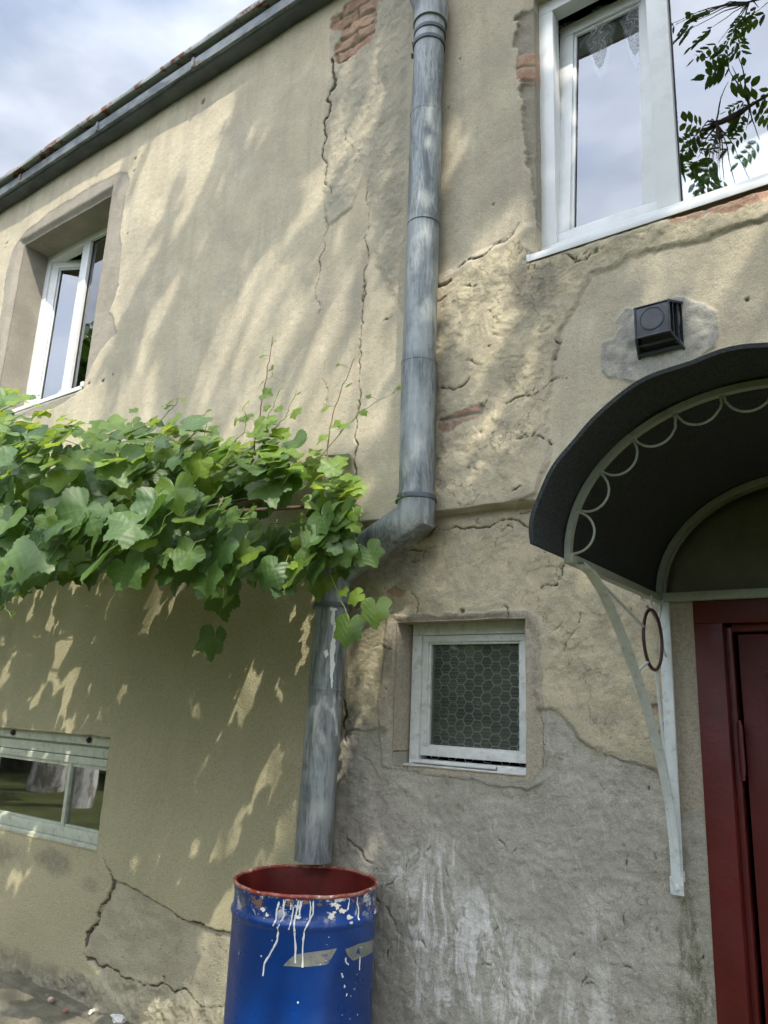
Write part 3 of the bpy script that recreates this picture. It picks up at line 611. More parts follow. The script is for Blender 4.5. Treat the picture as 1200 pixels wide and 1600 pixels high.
m.build('roof', M_roof, house, smooth=True, angle=50)

# ------------------------------------------------------------------ windows
def bar_frame(mb, x0, x1, z0, z1, y0, y1, w, M=None, wb=None, wt=None):
    wb = wb or w; wt = wt or w
    mb.box(x0, x1, y0, y1, z1-wt, z1, M=M); mb.box(x0, x1, y0, y1, z0, z0+wb, M=M)
    mb.box(x0, x0+w, y0+.0005, y1-.0005, z0+wb, z1-wt, M=M); mb.box(x1-w, x1, y0+.0005, y1-.0005, z0+wb, z1-wt, M=M)
def steps(mb, x0, x1, z0, z1, y, w, M=None):
    """frame with a stepped inner bead"""
    bar_frame(mb, x0, x1, z0, z1, y, y+.06, w, M); bar_frame(mb, x0+w-.001, x1-w+.001, z0+w-.001, z1-w+.001, y+.012, y+.05, .014, M)
def pane(x0, x1, z0, z1, y, mat, parent, M=None, name='pane'):
    b = MB(); b.box(x0, x1, y, y+.006, z0, z1, M=M); return b.build(name, mat, parent)
def upvc(name, x0, x1, z0, z1, y, mull, fw_, tilt, panes):
    m = MB(); bar_frame(m, x0, x1, z0, z1, y, y+.07, fw_)
    for a, b in mull: m.box(a, b, y+.0007, y+.069, z0+fw_, z1-fw_)
    w_ = m.build('window', M_pvc, house, bevel=.004)
    for k, (a, b) in enumerate(panes):
        if k == 0:
            if tilt > 0: Mx = Matrix.Translation((0, y+.02, z0+fw_-.015)) @ Matrix.Rotation(-tilt, 4, 'X') @ Matrix.Translation((0, -(y+.02), -(z0+fw_-.015)))
            else: Mx = Matrix.Translation((a-.010, y+.03, 0)) @ Matrix.Rotation(-tilt, 4, 'Z') @ Matrix.Translation((-(a-.010), -(y+.03), 0))   # swung inwards on its left hinges
            s_ = MB(); steps(s_, a-.014, b+.014, z0+fw_-.014, z1-fw_+.010, y+.012, .066, Mx); so_ = s_.build('sash', M_pvc, w_, bevel=.003)
            g = MB(); g.box(a+.058, b-.058, y+.040, y+.046, z0+fw_+.058, z1-fw_-.062, M=Mx); g.build('pane', M_glass, w_)
            q = MB(); bar_frame(q, a+.0635, b-.0635, z0+fw_+.0635, z1-fw_-.0675, y+.035, y+.041, .004, Mx); q.build('gasket', M_gasket, w_)
        else:
            g = MB(); g.box(a-.004, b+.004, y+.030, y+.036, z0+fw_-.004, z1-fw_+.004); g.build('pane', M_glass, w_)
            q = MB(); bar_frame(q, a, b, z0+fw_, z1-fw_, y+.024, y+.0295, .005); q.build('gasket', M_gasket, w_)
    return w_
w1 = upvc('w1', -5.56, -4.40, 3.47, 4.945, .18, [(-5.06, -4.965)], .06, math.radians(-27), [(-5.50, -5.06), (-4.965, -4.46)])
m = MB(); m.box(-5.575, -4.405, -.045, .18, 3.468, 3.478); m.box(-5.575, -4.405, -.047, -.043, 3.448, 3.474); m.box(-4.425, -4.395, -.05, .0, 3.465, 3.50)
m.build('sill', M_pvc, w1, bevel=.002)
w1['label'] = 'white plastic window with its left sash swung inwards, set deep in grey cement'
w2 = upvc('w2', -1.205, .63, 3.345, 4.705, .035, [(-.715, -.63), (.02, .10)], .075, math.radians(5), [(-1.13, -.715), (-.63, .02), (.10, .555)])
m = MB(); m.box(-1.225, .66, -.042, .04, 3.338, 3.350); m.box(-1.225, .66, -.044, -.040, 3.318, 3.345); m.box(-1.229, -1.216, -.047, .0, 3.317, 3.351)
m.build('sill', M_pvc, w2, bevel=.002)
# small window
m = MB(); bar_frame(m, -1.825, -1.258, 1.287, 1.856, .085, .15, .045, wt=.052, wb=.020)
w3 = m.build('window', M_oldwhite, house, bevel=.003)
m = MB(); bar_frame(m, -1.779, -1.304, 1.322, 1.803, .095, .14, .028, wb=.034); bar_frame(m, -1.752, -1.331, 1.355, 1.776, .103, .135, .010)
m.build('sash', M_oldwhite, w3, bevel=.0025)
m = MB(); m.box(-1.80, -1.42, .070, .094, 1.294, 1.306); m.box(-1.415, -1.28, .068, .094, 1.288, 1.303); m.box(-1.83, -1.27, .05, .09, 1.272, 1.288)
m.build('sill', M_oldwhite, w3, bevel=.002)
pane(-1.745, -1.338, 1.362, 1.769, .118, M_hazy, w3)
w3['label'] = 'small square window with a flaking white wooden frame'
# cellar window
m = MB(); x0, x1 = -5.75, -3.70
m.box(x0, x1, .035, .10, 1.235, 1.293); m.box(x0, x1, .055, .12, 1.17, 1.222); m.box(x0, x1, .048, .12, 1.128, 1.166)
m.box(x0, x1, .062, .12, 1.222, 1.235); m.box(x0, x1, .045, .12, .735, .790); m.box(x0, x1, .03, .12, .712, .733)
m.box(-3.735, -3.70, .060, .12, .79, 1.128); m.box(-4.125, -4.098, .045, .074, .79, 1.128)
m.box(x0, -4.125, .056, .11, 1.108, 1.128); m.box(-4.098, -3.735, .056, .11, 1.108, 1.128)
m.box(x0, -4.125, .056, .11, .79, .803); m.box(-4.098, -3.735, .056, .11, .79, .803); m.box(x0, x0+.05, .06, .12, .79, 1.128)
m.box(-4.95, -4.92, .045, .12, .79, 1.128)
w4 = m.build('window', M_greenwhite, house, bevel=.003)
for x in (-4.72, -3.93, -5.4):
    b = MB(); b.tube([(x, .03, 1.262), (x, .022, 1.262)], .017, 12); b.tube([(x, .022, 1.262), (x, .012, 1.262)], .010, 6); b.build('bolt', M_gasket, w4)
pane(x0+.05, -4.95, .80, 1.11, .066, M_glass3, w4); pane(-4.92, -4.125, .80, 1.11, .066, M_glass3, w4); pane(-4.098, -3.735, .80, 1.11, .066, M_glass3, w4)
w4['label'] = 'wide low window with a greenish white wooden frame'

# ------------------------------------------------------------------ curtains
def lace(name, base, thr):
    t = NT(name); P = t.scale(1, 0, 1)
    w = t.n('ShaderNodeTexWave', wave_type='RINGS', rings_direction='SPHERICAL'); t.put(w.inputs['Vector'], t.noise(4.5, 3, .5, P, col=True)); w.inputs['Scale'].default_value = 9; w.inputs['Distortion'].default_value = 3
    line = t.m('MAXIMUM', t.ramp(w.outputs['Fac'], .80, .88), t.m('MULTIPLY', t.ramp(t.noise(2.2, 3, .6, P), .5, .56), .35))
    grid = t.ramp(t.vor(260, vec=P), .2, .5)
    col = t.mix(line, (.62, .64, .66), (.85, .87, .88))
    d = t.n('ShaderNodeBsdfDiffuse'); t.put(d.inputs[0], col); tl = t.n('ShaderNodeBsdfTranslucent'); t.put(tl.inputs[0], col)
    tr = t.n('ShaderNodeBsdfTransparent'); a = t.n('ShaderNodeMixShader'); a.inputs[0].default_value = .3; t.put(a.inputs[1], d.outputs[0]); t.put(a.inputs[2], tl.outputs[0])
    b = t.n('ShaderNodeMixShader'); t.put(b.inputs[0], t.m('MAXIMUM', t.m('MULTIPLY', line, .45), thr)); t.put(b.inputs[1], tr.outputs[0]); t.put(b.inputs[2], a.outputs[0])
    return t.fin(b.outputs[0])
M_lace = lace('lace', .5, .22)
def curtain(x0, x1, z0, z1, y, label, folds=.02, fr=34, group=None):
    b = MB(); n1_, n2_ = 160, 30; vs = []; fs = []
    for i in range(n1_+1):
        x = x0+(x1-x0)*i/n1_
        for j in range(n2_+1):
            q = j/n2_; z = z0+(z1-z0)*q
            vs.append((x, y+folds*math.sin(x*fr+.8*math.sin(x*7))*(1-.4*q)+.004*math.sin(z*9+x*4), z+(.012*math.sin(x*60) if j == 0 else 0)))
    for i in range(n1_):
        for j in range(n2_): a = i*(n2_+1)+j; fs.append((a, a+n2_+1, a+n2_+2, a+1))
    b.add(vs, fs); o = b.build('lace_curtain', M_lace, None, smooth=True, angle=None); return tag(o, label, 'curtain', group)
curtain(-1.17, .60, 3.42, 4.66, .17, 'white patterned lace curtain behind the large upper window beside the downpipe')
curtain(-5.50, -4.45, 3.55, 4.45, .42, 'white lace curtain behind the left window set in grey cement', .025, 40)
# honeycomb net behind the small window
b = MB(); s_ = .0265; hgt = s_*math.sqrt(3)
def bent(x, z): return .165+.004*math.sin(x*21)+.004*math.sin(z*17+x*5)
ed = set()
for i in range(0, 16):
    for j in range(0, 14):
        cx_ = -1.75+i*1.5*s_; cz_ = 1.33+j*hgt+(hgt/2 if i % 2 else 0)
        P6 = [(round(cx_+s_*math.cos(k*PI/3), 4), round(cz_+s_*math.sin(k*PI/3), 4)) for k in range(6)]
        for k in range(6): a_, b_ = P6[k], P6[(k+1) % 6]; ed.add((min(a_, b_), max(a_, b_)))
for a_, b_ in sorted(ed):
    if max(a_[0], b_[0]) > -1.27 or max(a_[1], b_[1]) > 1.83 or min(a_[0], b_[0]) < -1.80: continue
    jx = lambda p: (p[0]+.003*math.sin(p[1]*40+p[0]*13), bent(*p), p[1]+.003*math.sin(p[0]*37+p[1]*11))
    A, B_ = Vector(jx(a_)), Vector(jx(b_)); dd = (B_-A).normalized(); sd = Vector((dd.z, 0, -dd.x))*.0022
    b.add([A-sd, A+sd, B_+sd, B_-sd, A-sd*.4+Vector((0, -.0015, 0)), A+sd*.4+Vector((0, -.0015, 0)), B_+sd*.4+Vector((0, -.0015, 0)), B_-sd*.4+Vector((0, -.0015, 0))], [(0, 1, 2, 3), (4, 7, 6, 5), (0, 4, 5, 1), (2, 6, 7, 3), (1, 5, 6, 2), (3, 7, 4, 0)])
for j in range(34):
    z = 1.34+j*.0145; b.tube([(x, bent(x, z), z+.002*math.sin(x*31+j)) for x in np.linspace(-1.8, -1.27, 14)], .0006, 3, cap=False)
M_net = simple('net_thread', (.84, .88, .84), .8)
net = b.build('net_curtain', M_net, None); tag(net, 'grey honeycomb net curtain behind the small square window', 'curtain')

# ------------------------------------------------------------------ door
M_door = simple('oxblood_paint', (.088, .008, .007), .45, var=.12, nsc=6, bump=.0012, bsc=35, dirt=(.05, .009, .009), dirtamt=.5, dsc=5)
m = MB(); m.box(-.660, -.572, -.004, .10, 0, 1.81); m.box(-.660, .075, -.004, .10, 1.81, 1.915); m.box(-.020, .075, -.003, .099, 0, 1.81)
m.box(-.572, -.552, .03, .10, 0, 1.80); m.box(-.552, -.04, .031, .099, 1.785, 1.81)
dr = m.build('door', M_door, house, bevel=.004)
m = MB(); X0_, X1_ = -.538, -.030
m.box(X0_, X1_, .045, .085, .02, 1.778)
for (a, b_, c_, d_) in ((-.465, -.105, 1.22, 1.66), (-.465, -.105, .62, 1.12), (-.465, -.105, .12, .52)):
    bar_frame(m, a, b_, c_, d_, .032, .046, .022); m.box(a+.05, b_-.05, .036, .046, c_+.05, d_-.05)
m.build('door_leaf', M_door, dr, bevel=.004)
for zz in (1.42, .35):
    m = MB(); m.tube([(-.545, .018, zz-.075), (-.545, .018, zz+.075)], .009, 12); m.tube([(-.545, .018, zz+.075), (-.545, .018, zz+.088)], .006, 10)
    m.tube([(-.545, .018, zz-.090), (-.545, .018, zz-.075)], .006, 10); m.build('hinge', M_door, dr, smooth=True)
m = MB(); m.box(-.66, .08, -.06, .12, -.05, .02); m.build('threshold', M_soil, dr, bevel=.004)
dr['label'] = 'dark red panelled wooden door in a red frame'
# ------------------------------------------------------------------ downpipe
dp = thing('downpipe', 'weathered grey zinc downpipe with an elbow, emptying into the blue barrel', 'downpipe', (-2.1, -.12, .9))
R_ = .0735
def pipe(name, pts, r=R_, lips=True, n=40):
    b = MB(); b.tube(pts, r, n, cap=True)
    return b.build(name, M_zinc, dp, smooth=True, angle=50)
pipe('pipe_section', [(-1.694, -.13, 4.19), (-1.692, -.13, 4.80)], [.0705, .0745])
pipe('pipe_section', [(-1.700, -.12, 2.93), (-1.700, -.12, 3.58), (-1.694, -.13, 4.20)], [.0725, .0735, .0755])
pipe('pipe_section', [(-1.690, -.12, 2.35), (-1.699, -.12, 2.94)], [.0735, .0765])
pipe('elbow', [(-1.690, -.12, 2.36), (-1.690, -.12, 2.325), (-1.690, -.12, 2.262), (-1.86, -.12, 2.185), (-2.03, -.12, 2.098)], [.0765, .0765, .0765, .074, .0725])
pipe('elbow', [(-1.99, -.12, 2.118), (-2.10, -.12, 2.060), (-2.106, -.12, 1.965), (-2.108, -.12, 1.90)], [.0755, .0755, .0755, .0745])
pipe('pipe_section', [(-2.106, -.12, 1.94), (-2.114, -.12, 1.55)], [.0705, .0755])
# lower end is an open tube
b = MB(); pts = [(-2.113, -.12, 1.575), (-2.128, -.125, .905)]; b.tube(pts, [.0725, .0745], 40, cap=False); b.tube([pts[1], (-2.1265, -.1245, .96), pts[0]], [.072, .072, .069], 40, cap=False)
b.build('pipe_section', M_zinc, dp, smooth=True, angle=50)
pipe('swan_neck', [(-1.690, -.13, 4.72), (-1.690, -.13, 4.83), (-1.72, -.20, 5.02), (-1.75, -.25, 5.25), (-1.75, -.25, 5.36)], [.083, .086, .088, .085, .085])
for (x, y, z, r, tie) in ((-1.690, -.13, 4.66, .0775, True), (-1.6925, -.13, 4.595, .0785, True), (-1.690, -.12, 2.338, .0815, True), (-2.107, -.12, 1.915, .0785, True)):
    b = MB(); pr = [(r-.006, z-.010), (r, z-.010), (r+.0015, z), (r, z+.010), (r-.006, z+.010)]
    b.lathe(pr, x, y, 40)
    b.box(x-r-.022, x-r+.002, y-.006, y+.006, z-.009, z+.009); b.tube([(x-r-.013, y-.016, z), (x-r-.013, y+.016, z)], .005, 8)
    b.tube([(x-r*.6, y+.04, z), (x-r*.6, .03, z)], .006, 8)
    b.build('clamp', M_fascia, dp, smooth=True)
# seam beads and a white paint spill
for (x, y, z, r) in ((-1.6945, -.13, 4.20, .0755), (-1.699, -.12, 2.94, .0765), (-2.1135, -.12, 1.565, .0758), (-1.6975, -.1225, 3.62, .074)):
    b = MB(); b.lathe([(r-.003, z-.006), (r+.0012, z-.004), (r+.0012, z+.004), (r-.003, z+.006)], x, y, 40); b.build('seam', M_zinc, dp, smooth=True)
M_whitepaint = simple('spilled_white_paint', (.74, .75, .73), .5, var=.05)
def blotch(mb, cx, cy, r, a0, z0, pts, th=.0012, mi=0):
    """flat irregular paint patch on a vertical cylinder: pts are (angle offset, dz)"""
    P = [(cx+(r+th)*math.cos(a0+a), cy+(r+th)*math.sin(a0+a), z0+z) for a, z in pts]
    c = (cx+(r+th)*math.cos(a0), cy+(r+th)*math.sin(a0), z0); n = len(P)
    mb.add([c]+P, [(0, i+1, (i+1) % n+1) for i in range(n)], mi)
b = MB()
for (a, z, sa, sz) in ((-.75, 1.86, .13, .045), (-.62, 1.79, .10, .06), (-.70, 1.72, .2, .05), (-.62, 1.655, .14, .05), (-1.0, 1.71, .16, .018), (-.62, 1.60, .08, .03), (-.75, 1.90, .2, .02)):
    blotch(b, -2.111, -.12, .0752, a, z, [(sa*math.cos(q)*rnd.uniform(.5, 1.2), sz*math.sin(q)*rnd.uniform(.6, 1.2)) for q in np.linspace(0, 2*PI, 17)[:-1]])
b.build('paint_spill', M_whitepaint, dp)

# ------------------------------------------------------------------ ventilation hood
vt = thing('vent_hood', 'black plastic ventilation hood on a grey cement patch above the door canopy', 'vent', (-.70, 0, 2.85))
b = MB(); a0, a1, c0, c1 = -.795, -.596, 2.725, 2.962
bar_frame(b, a0, a1, c0, c1, -.018, .02, .012); b.build('base_frame', M_black, vt, bevel=.002)
f0, f1, g0, g1, yf = -.768, -.650, 2.812, 2.930, -.125
b = MB(); b.add([(f0, yf, g0), (f1, yf, g0), (f1, yf, g1), (f0, yf, g1), (f0, yf+.006, g0), (f1, yf+.006, g0), (f1, yf+.006, g1), (f0, yf+.006, g1)],
      [(0, 1, 2, 3), (7, 6, 5, 4), (0, 4, 5, 1), (1, 5, 6, 2), (2, 6, 7, 3), (3, 7, 4, 0)])
b.build('front_plate', M_black, vt, bevel=.0015)
b = MB(); cxv, czv = (f0+f1)/2, (g0+g1)/2+.004
b.tube([(cxv+.042*math.cos(q), yf-.0005, czv+.042*math.sin(q)) for q in np.linspace(0, 2*PI, 41)], .0022, 6, cap=False)
b.tube([(cxv, yf+.001, czv), (cxv, yf-.002, czv)], .039, 32); b.build('knob_disc', M_black, vt, smooth=True)
o0, o1, p0, p1 = a0+.008, a1-.008, c0+.008, c1-.008
b = MB(); th = .004
def lerp(p, q, k): return tuple(p[i]*(1-k)+q[i]*k for i in range(3))
cor = {'tl': ((o0, -.012, p1), (f0, yf, g1)), 'tr': ((o1, -.012, p1), (f1, yf, g1)), 'bl': ((o0, -.012, p0), (f0, yf, g0)), 'br': ((o1, -.012, p0), (f1, yf, g0))}
for k, (p, q) in cor.items(): b.tube([p, q], .0055, 6)
for (A, B_) in (('tl', 'tr'), ('bl', 'br'), ('bl', 'tl'), ('br', 'tr')): b.tube([cor[A][1], cor[B_][1]], .004, 6)
b.add([cor['tl'][0], cor['tr'][0], cor['tr'][1], cor['tl'][1]], [(0, 1, 2, 3)]); b.add([cor['tl'][0], cor['bl'][0], cor['bl'][1], cor['tl'][1]], [(0, 1, 2, 3)])
b.build('hood_shell', M_black, vt, bevel=0)
for k in range(1, 5):
    q = k/5; b = MB(); A = lerp(*cor['br'], q); B_ = lerp(*cor['tr'], q); Am = Vector(A); Bm = Vector(B_)
    b.add([Am, Bm, Bm+Vector((-.012, .006, -.002)), Am+Vector((-.012, .006, .002)), Am+Vector((-.001, -.003, 0)), Bm+Vector((-.001, -.003, 0)), Bm+Vector((-.013, .003, -.002)), Am+Vector((-.013, .003, .002))], [(0, 1, 2, 3), (7, 6, 5, 4), (0, 4, 5, 1), (2, 6, 7, 3)])
    b.build('slat', M_black, vt)
for k in range(1, 4):
    q = k/4; b = MB(); A = Vector(lerp(*cor['bl'], q)); B_ = Vector(lerp(*cor['br'], q))
    b.tube([A, B_], .0045 if k != 2 else .007, 6); b.build('slat', M_black, vt)
b = MB(); b.box(o0, o1, -.006, .0, p0, p1); b.build('inner_plate', M_gasket, vt)
k_ = .012; I0 = [(o0+k_, -.008, p0+k_), (o1-k_, -.008, p0+k_), (o1-k_, -.008, p1-k_), (o0+k_, -.008, p1-k_)]; I1 = [(f0+k_, yf+k_, g0+k_), (f1-k_, yf+k_, g0+k_), (f1-k_, yf+k_, g1-k_), (f0+k_, yf+k_, g1-k_)]
b = MB(); b.add(I0+I1, [(0, 1, 5, 4), (1, 2, 6, 5), (2, 3, 7, 6), (3, 0, 4, 7), (4, 5, 6, 7)]); b.build('inner_hull', M_gasket, vt)  # solid dark hull added behind the bars to close the openings
b = MB(); b.box(-.668, -.650, -.052, -.040, 2.768, 2.780); b.build('wooden_wedge', simple('wedge_wood', (.42, .30, .16), .8), vt, bevel=.002)

# ------------------------------------------------------------------ canopy over the door
ca = thing('door_canopy', 'black arched canopy with scalloped pale iron frame over the dark red door', 'canopy', (-.31, 0, 1.9))
t = NT('bitumen_felt'); a = t.noise(160, 4, .75); bb = t.noise(5, 5, .6)
col = t.mix(t.ramp(a, .4, .66), (.026, .030, .031), (.056, .063, .064)); col = t.mix(t.ramp(bb, .45, .7, 0, .5), col, (.03, .034, .033))
M_felt = t.fin(t.bsdf(col, .85, 0, t.bump(t.m('ADD', a, t.m('MULTIPLY', t.noise(12, 4, .5), 1.5)), .003, .8), .3))
CX, CZ, EA, EB = -.31, 1.905, .452, .368
def arc(th, k=0., A=EA, B_=EB): return (CX-(A+k)*math.cos(th), CZ+(B_+k)*math.sin(th))
n1_, n2_ = 72, 26; vs = []; fs = []
for sgn, off in ((0, .013), (1, .024)):
    for i in range(n1_+1):
        th = PI*i/n1_
        for j in range(n2_+1):
            q = j/n2_; wv = .003*math.sin(th*5+1)*q*q+.002*math.sin(th*13)*q**3+.004*abs(math.sin(th*4.5))
            x, z = arc(th, off+wv); y = .02-(.985+.004*math.sin(th*7+.5)+.003*math.sin(th*17))*q
            vs.append((x, y, z-(.004 if th < .05 or th > PI-.05 else 0)))
K = (n1_+1)*(n2_+1)
for i in range(n1_):
    for j in range(n2_):
        a_ = i*(n2_+1)+j; fs += [(a_, a_+1, a_+n2_+2, a_+n2_+1), (K+a_+n2_+1, K+a_+n2_+2, K+a_+1, K+a_)]
for i in range(n1_): a_ = i*(n2_+1)+n2_; fs.append((a_, K+a_, K+a_+n2_+1, a_+n2_+1))
for j in range(n2_): fs += [(j, K+j, K+j+1, j+1)[::-1], (n1_*(n2_+1)+j, K+n1_*(n2_+1)+j, K+n1_*(n2_+1)+j+1, n1_*(n2_+1)+j+1)]
b = MB(); b.add(vs, fs); b.build('roof_sheet', M_felt, ca, smooth=True, angle=60)
YF = -.785
def archbar(name, y0, y1, r0, r1, mat, n=64):
    vs = []; fs = []
    for i in range(n+1):
        th = PI*i/n
        for (r, y) in ((r0, y0), (r1, y0), (r1, y1), (r0, y1)):
            x, z = arc(th, r); vs.append((x, y, z))
    for i in range(n):
        for j in range(4): k = (j+1) % 4; fs.append((i*4+j, i*4+k, (i+1)*4+k, (i+1)*4+j))
    fs += [(0, 1, 2, 3), (n*4+3, n*4+2, n*4+1, n*4)]
    b = MB(); b.add(vs, fs); return b.build(name, mat, ca, smooth=True, angle=30)
archbar('front_arch', YF-.010, YF+.010, -.004, .012, M_greenmetal)
archbar('wall_arch', -.020, .004, -.012, .010, M_greenmetal)
b = MB(); b.box(CX-EA-.012, CX-EA+.012, YF-.012, .005, 1.882, 1.906); b.build('side_rail', M_greenmetal, ca, bevel=.002)
b = MB(); b.box(CX+EA-.012, CX+EA+.012, YF-.012, .005, 1.882, 1.906); b.build('side_rail', M_greenmetal, ca, bevel=.002)
b = MB(); b.box(CX-EA+.0125, CX+EA-.0125, -.034, -.006, 1.884, 1.912); b.build('wall_bar', M_greenmetal, ca, bevel=.002)
# scallops along the front arch
NS = 11; s_tab = [0]; prev = arc(0)
fine_ = [arc(PI*i/600) for i in range(601)]
for i in range(1, 601): s_tab.append(s_tab[-1]+math.hypot(fine_[i][0]-fine_[i-1][0], fine_[i][1]-fine_[i-1][1]))
def at_s(s_):
    i = int(np.searchsorted(s_tab, s_)); i = min(max(i, 1), 600); return fine_[i]
for k in range(NS):
    A = at_s(s_tab[-1]*(k+.03)/NS); B_ = at_s(s_tab[-1]*(k+.97)/NS); mx_, mz_ = (A[0]+B_[0])/2, (A[1]+B_[1])/2
    hx, hz = (B_[0]-A[0])/2, (B_[1]-A[1])/2; nx_, nz_ = hz, -hx; l = math.hypot(nx_, nz_); ce = (CX-mx_)*nx_+(CZ-mz_)*nz_
    if ce < 0: nx_, nz_ = -nx_, -nz_
    pts = [(mx_+hx*math.cos(q)*(1+.03*rnd.uniform(-1, 1))+nx_*math.sin(q)*1.02, YF, mz_+hz*math.cos(q)+nz_*math.sin(q)*1.02) for q in np.linspace(0, PI, 25)]
    b = MB(); b.tube(pts, .0034, 8); b.build('scallop', M_greenmetal, ca, smooth=True)
# dark olive-brown panel filling the arch above the door
t = NT('olive_brown_panel'); a = t.noise(140, 4, .7); bb = t.noise(4, 5, .6)
col = t.mix(t.ramp(bb, .35, .65), (.085, .080, .048), (.13, .118, .075)); M_tymp = t.fin(t.bsdf(col, .38, 0, t.bump(a, .0025, .9), .5))
vs = []; fs = []; n = 48; rings = [(-.020, -.004), (-.032, -.022), (-.055, -.026), (-.10, -.020), (-.45, -.012)]
for i in range(n+1):
    th = PI*i/n
    for (r, y) in rings:
        k = max(0.0, 1+r/.45) if r < -.2 else None
        x, z = arc(th, r) if r > -.2 else (CX-.12*math.cos(th), CZ+.02*math.sin(th)); vs.append((x, y, z))
q = len(rings)
for i in range(n):
    for j in range(q-1): fs.append((i*q+j, i*q+j+1, (i+1)*q+j+1, (i+1)*q+j))
b = MB(); b.add(vs, fs); b.build('back_panel', M_tymp, ca, smooth=True, angle=None)
def bracket(x, sg):
    b = MB(); b.box(x-.018, x+.018, -.034, -.024, 1.0, 1.882); b.box(x-.018, x+.018, -.024, -.006, 1.02, 1.05)
    post = b.build('bracket', M_paintmetal, ca, bevel=.0015)
    b = MB(); b.box(x-.020, x+.020, -.040, -.034, .985, 1.035); b.tube([(x, -.041, 1.006), (x, -.047, 1.006)], .009, 12); b.build('foot_plate', M_paintmetal, post, bevel=.001)
    P = [(-.765, 1.885), (-.683, 1.873), (-.60, 1.835), (-.522, 1.782), (-.43, 1.708), (-.349, 1.633), (-.28, 1.56), (-.219, 1.482), (-.15, 1.395), (-.10, 1.31), (-.065, 1.22), (-.045, 1.12), (-.038, 1.02)]
    b = MB(); vs = []; fs = []
    for i, (y, z) in enumerate(P):
        a_ = P[max(i-1, 0)]; c_ = P[min(i+1, len(P)-1)]; dy, dz = c_[0]-a_[0], c_[1]-a_[1]; l = math.hypot(dy, dz); ny, nz_ = dz/l*.003, -dy/l*.003
        vs += [(x-.014, y-ny, z-nz_), (x+.014, y-ny, z-nz_), (x+.014, y+ny, z+nz_), (x-.014, y+ny, z+nz_)]
    for i in range(len(P)-1):
        for j in range(4): k = (j+1) % 4; fs.append((i*4+j, i*4+k, i*4+4+k, i*4+4+j))
    b.add(vs, fs); b.build('curved_strap', M_paintmetal, post, smooth=True, angle=30)
    b = MB(); b.tube([(x, -.165+.094*math.cos(q), 1.745+.094*math.sin(q)) for q in np.linspace(0, 2*PI, 49)], .0055, 8, cap=False); b.build('ring', M_rustrod, post, smooth=True)
    for (y0, z0, y1, z1) in ((-.165, 1.839, -.165, 1.885), (-.098, 1.81, -.04, 1.884), (-.253, 1.775, -.66, 1.868), (-.225, 1.672, -.345, 1.63), (-.150, 1.652, -.045, 1.12), (-.072, 1.735, -.028, 1.70)):
        b = MB(); b.tube([(x, y0, z0), (x, y1, z1)], .0042, 8); b.build('rod', M_paintmetal, post, smooth=True)
bracket(-.745, 1); bracket(.125, -1)

# ------------------------------------------------------------------ barrel
BX, BY, BR = -2.000, -.305, .259
ba = thing('barrel', 'blue steel barrel with red inside, white paint drips and grey stripes under the downpipe', 'barrel', (BX, BY, 0))
t = NT('blue_enamel'); Pz = t.n('ShaderNodeSeparateXYZ'); t.put(Pz.inputs[0], t.P); zz = Pz.outputs[2]
col = t.mix(t.ramp(t.noise(2.5, 4, .5), .35, .65), (.001, .032, .17), (.002, .044, .225))
near = t.ramp(zz, .77, .86); ch = t.noise(16, 6, .7, dist=.5)
col = t.mix(t.m('MULTIPLY', t.ramp(ch, .55, .60), near), col, (.70, .71, .70))
col = t.mix(t.m('MULTIPLY', t.ramp(t.noise(13, 6, .72, t.scale(1, 1, 1.6)), .56, .60), near), col, (.26, .15, .09))
col = t.mix(t.m('MULTIPLY', t.ramp(t.noise(9, 6, .72), .56, .66), t.ramp(zz, .70, .84)), col, (.10, .11, .10))
sc = t.noise(34, 6, .75, t.scale(1, 1, .5)); col = t.mix(t.m('MULTIPLY', t.ramp(sc, .64, .67), t.ramp(t.noise(3, 3, .5), .45, .6)), col, (.35, .40, .48))
M_blue = t.fin(t.bsdf(col, t.ramp(t.noise(12, 5, .6), .3, .7, .26, .42), 0, t.bump(t.m('ADD', t.m('MULTIPLY', t.noise(3, 3, .5), 4), ch), .0016, .8), .5))
prof = [(BR-.012, 0), (BR-.002, .002), (BR-.002, .012), (BR, .02), (BR, .27), (BR+.004, .275), (BR+.009, .285), (BR+.004, .295), (BR, .30), (BR, .55), (BR+.0, .765), (BR+.002, .770), (BR+.006, .777), (BR+.008, .785), (BR+.006, .793), (BR+.001, .800),
        (BR-.002, .806), (BR-.002, .845), (BR+.001, .852), (BR+.002, .872)]
def lat(mb, prof, mi=0, n=128): mb.lathe([(r, z) for r, z in prof], BX, BY, n, mi)
b = MB(); lat(b, prof); b.lathe([(.001, .012), (BR-.004, .012)], BX, BY, 64)
body = b.build('body', M_blue, ba, smooth=True, angle=60)
t = NT('rusty_red_rim'); col = t.mix(t.ramp(t.noise(22, 5, .7), .42, .6), (.26, .035, .022), (.36, .20, .15)); col = t.mix(t.ramp(t.noise(30, 5, .7), .60, .66), col, (.60, .56, .52))
M_rim = t.fin(t.bsdf(col, .5, 0, t.bump(t.noise(40, 4, .6), .002), .5))
b = MB(); b.tube([(BX+(BR+.001)*math.cos(q), BY+(BR+.001)*math.sin(q), .876+.0012*math.sin(5*q)+.001*math.sin(13*q)) for q in np.linspace(0, 2*PI, 129)], .0065, 10, cap=False)
b.build('rim', M_rim, ba, smooth=True, angle=None)
t = NT('red_oxide_lining'); col = t.mix(t.ramp(t.noise(7, 5, .6), .35, .65), (.085, .010, .008), (.13, .018, .012)); M_red = t.fin(t.bsdf(col, .42, 0, t.bump(t.noise(9, 4, .6), .003), .5))
b = MB(); lat(b, [(BR-.004, .872), (BR-.006, .80), (BR-.006, .02)]); b.build('lining', M_red, ba, smooth=True)
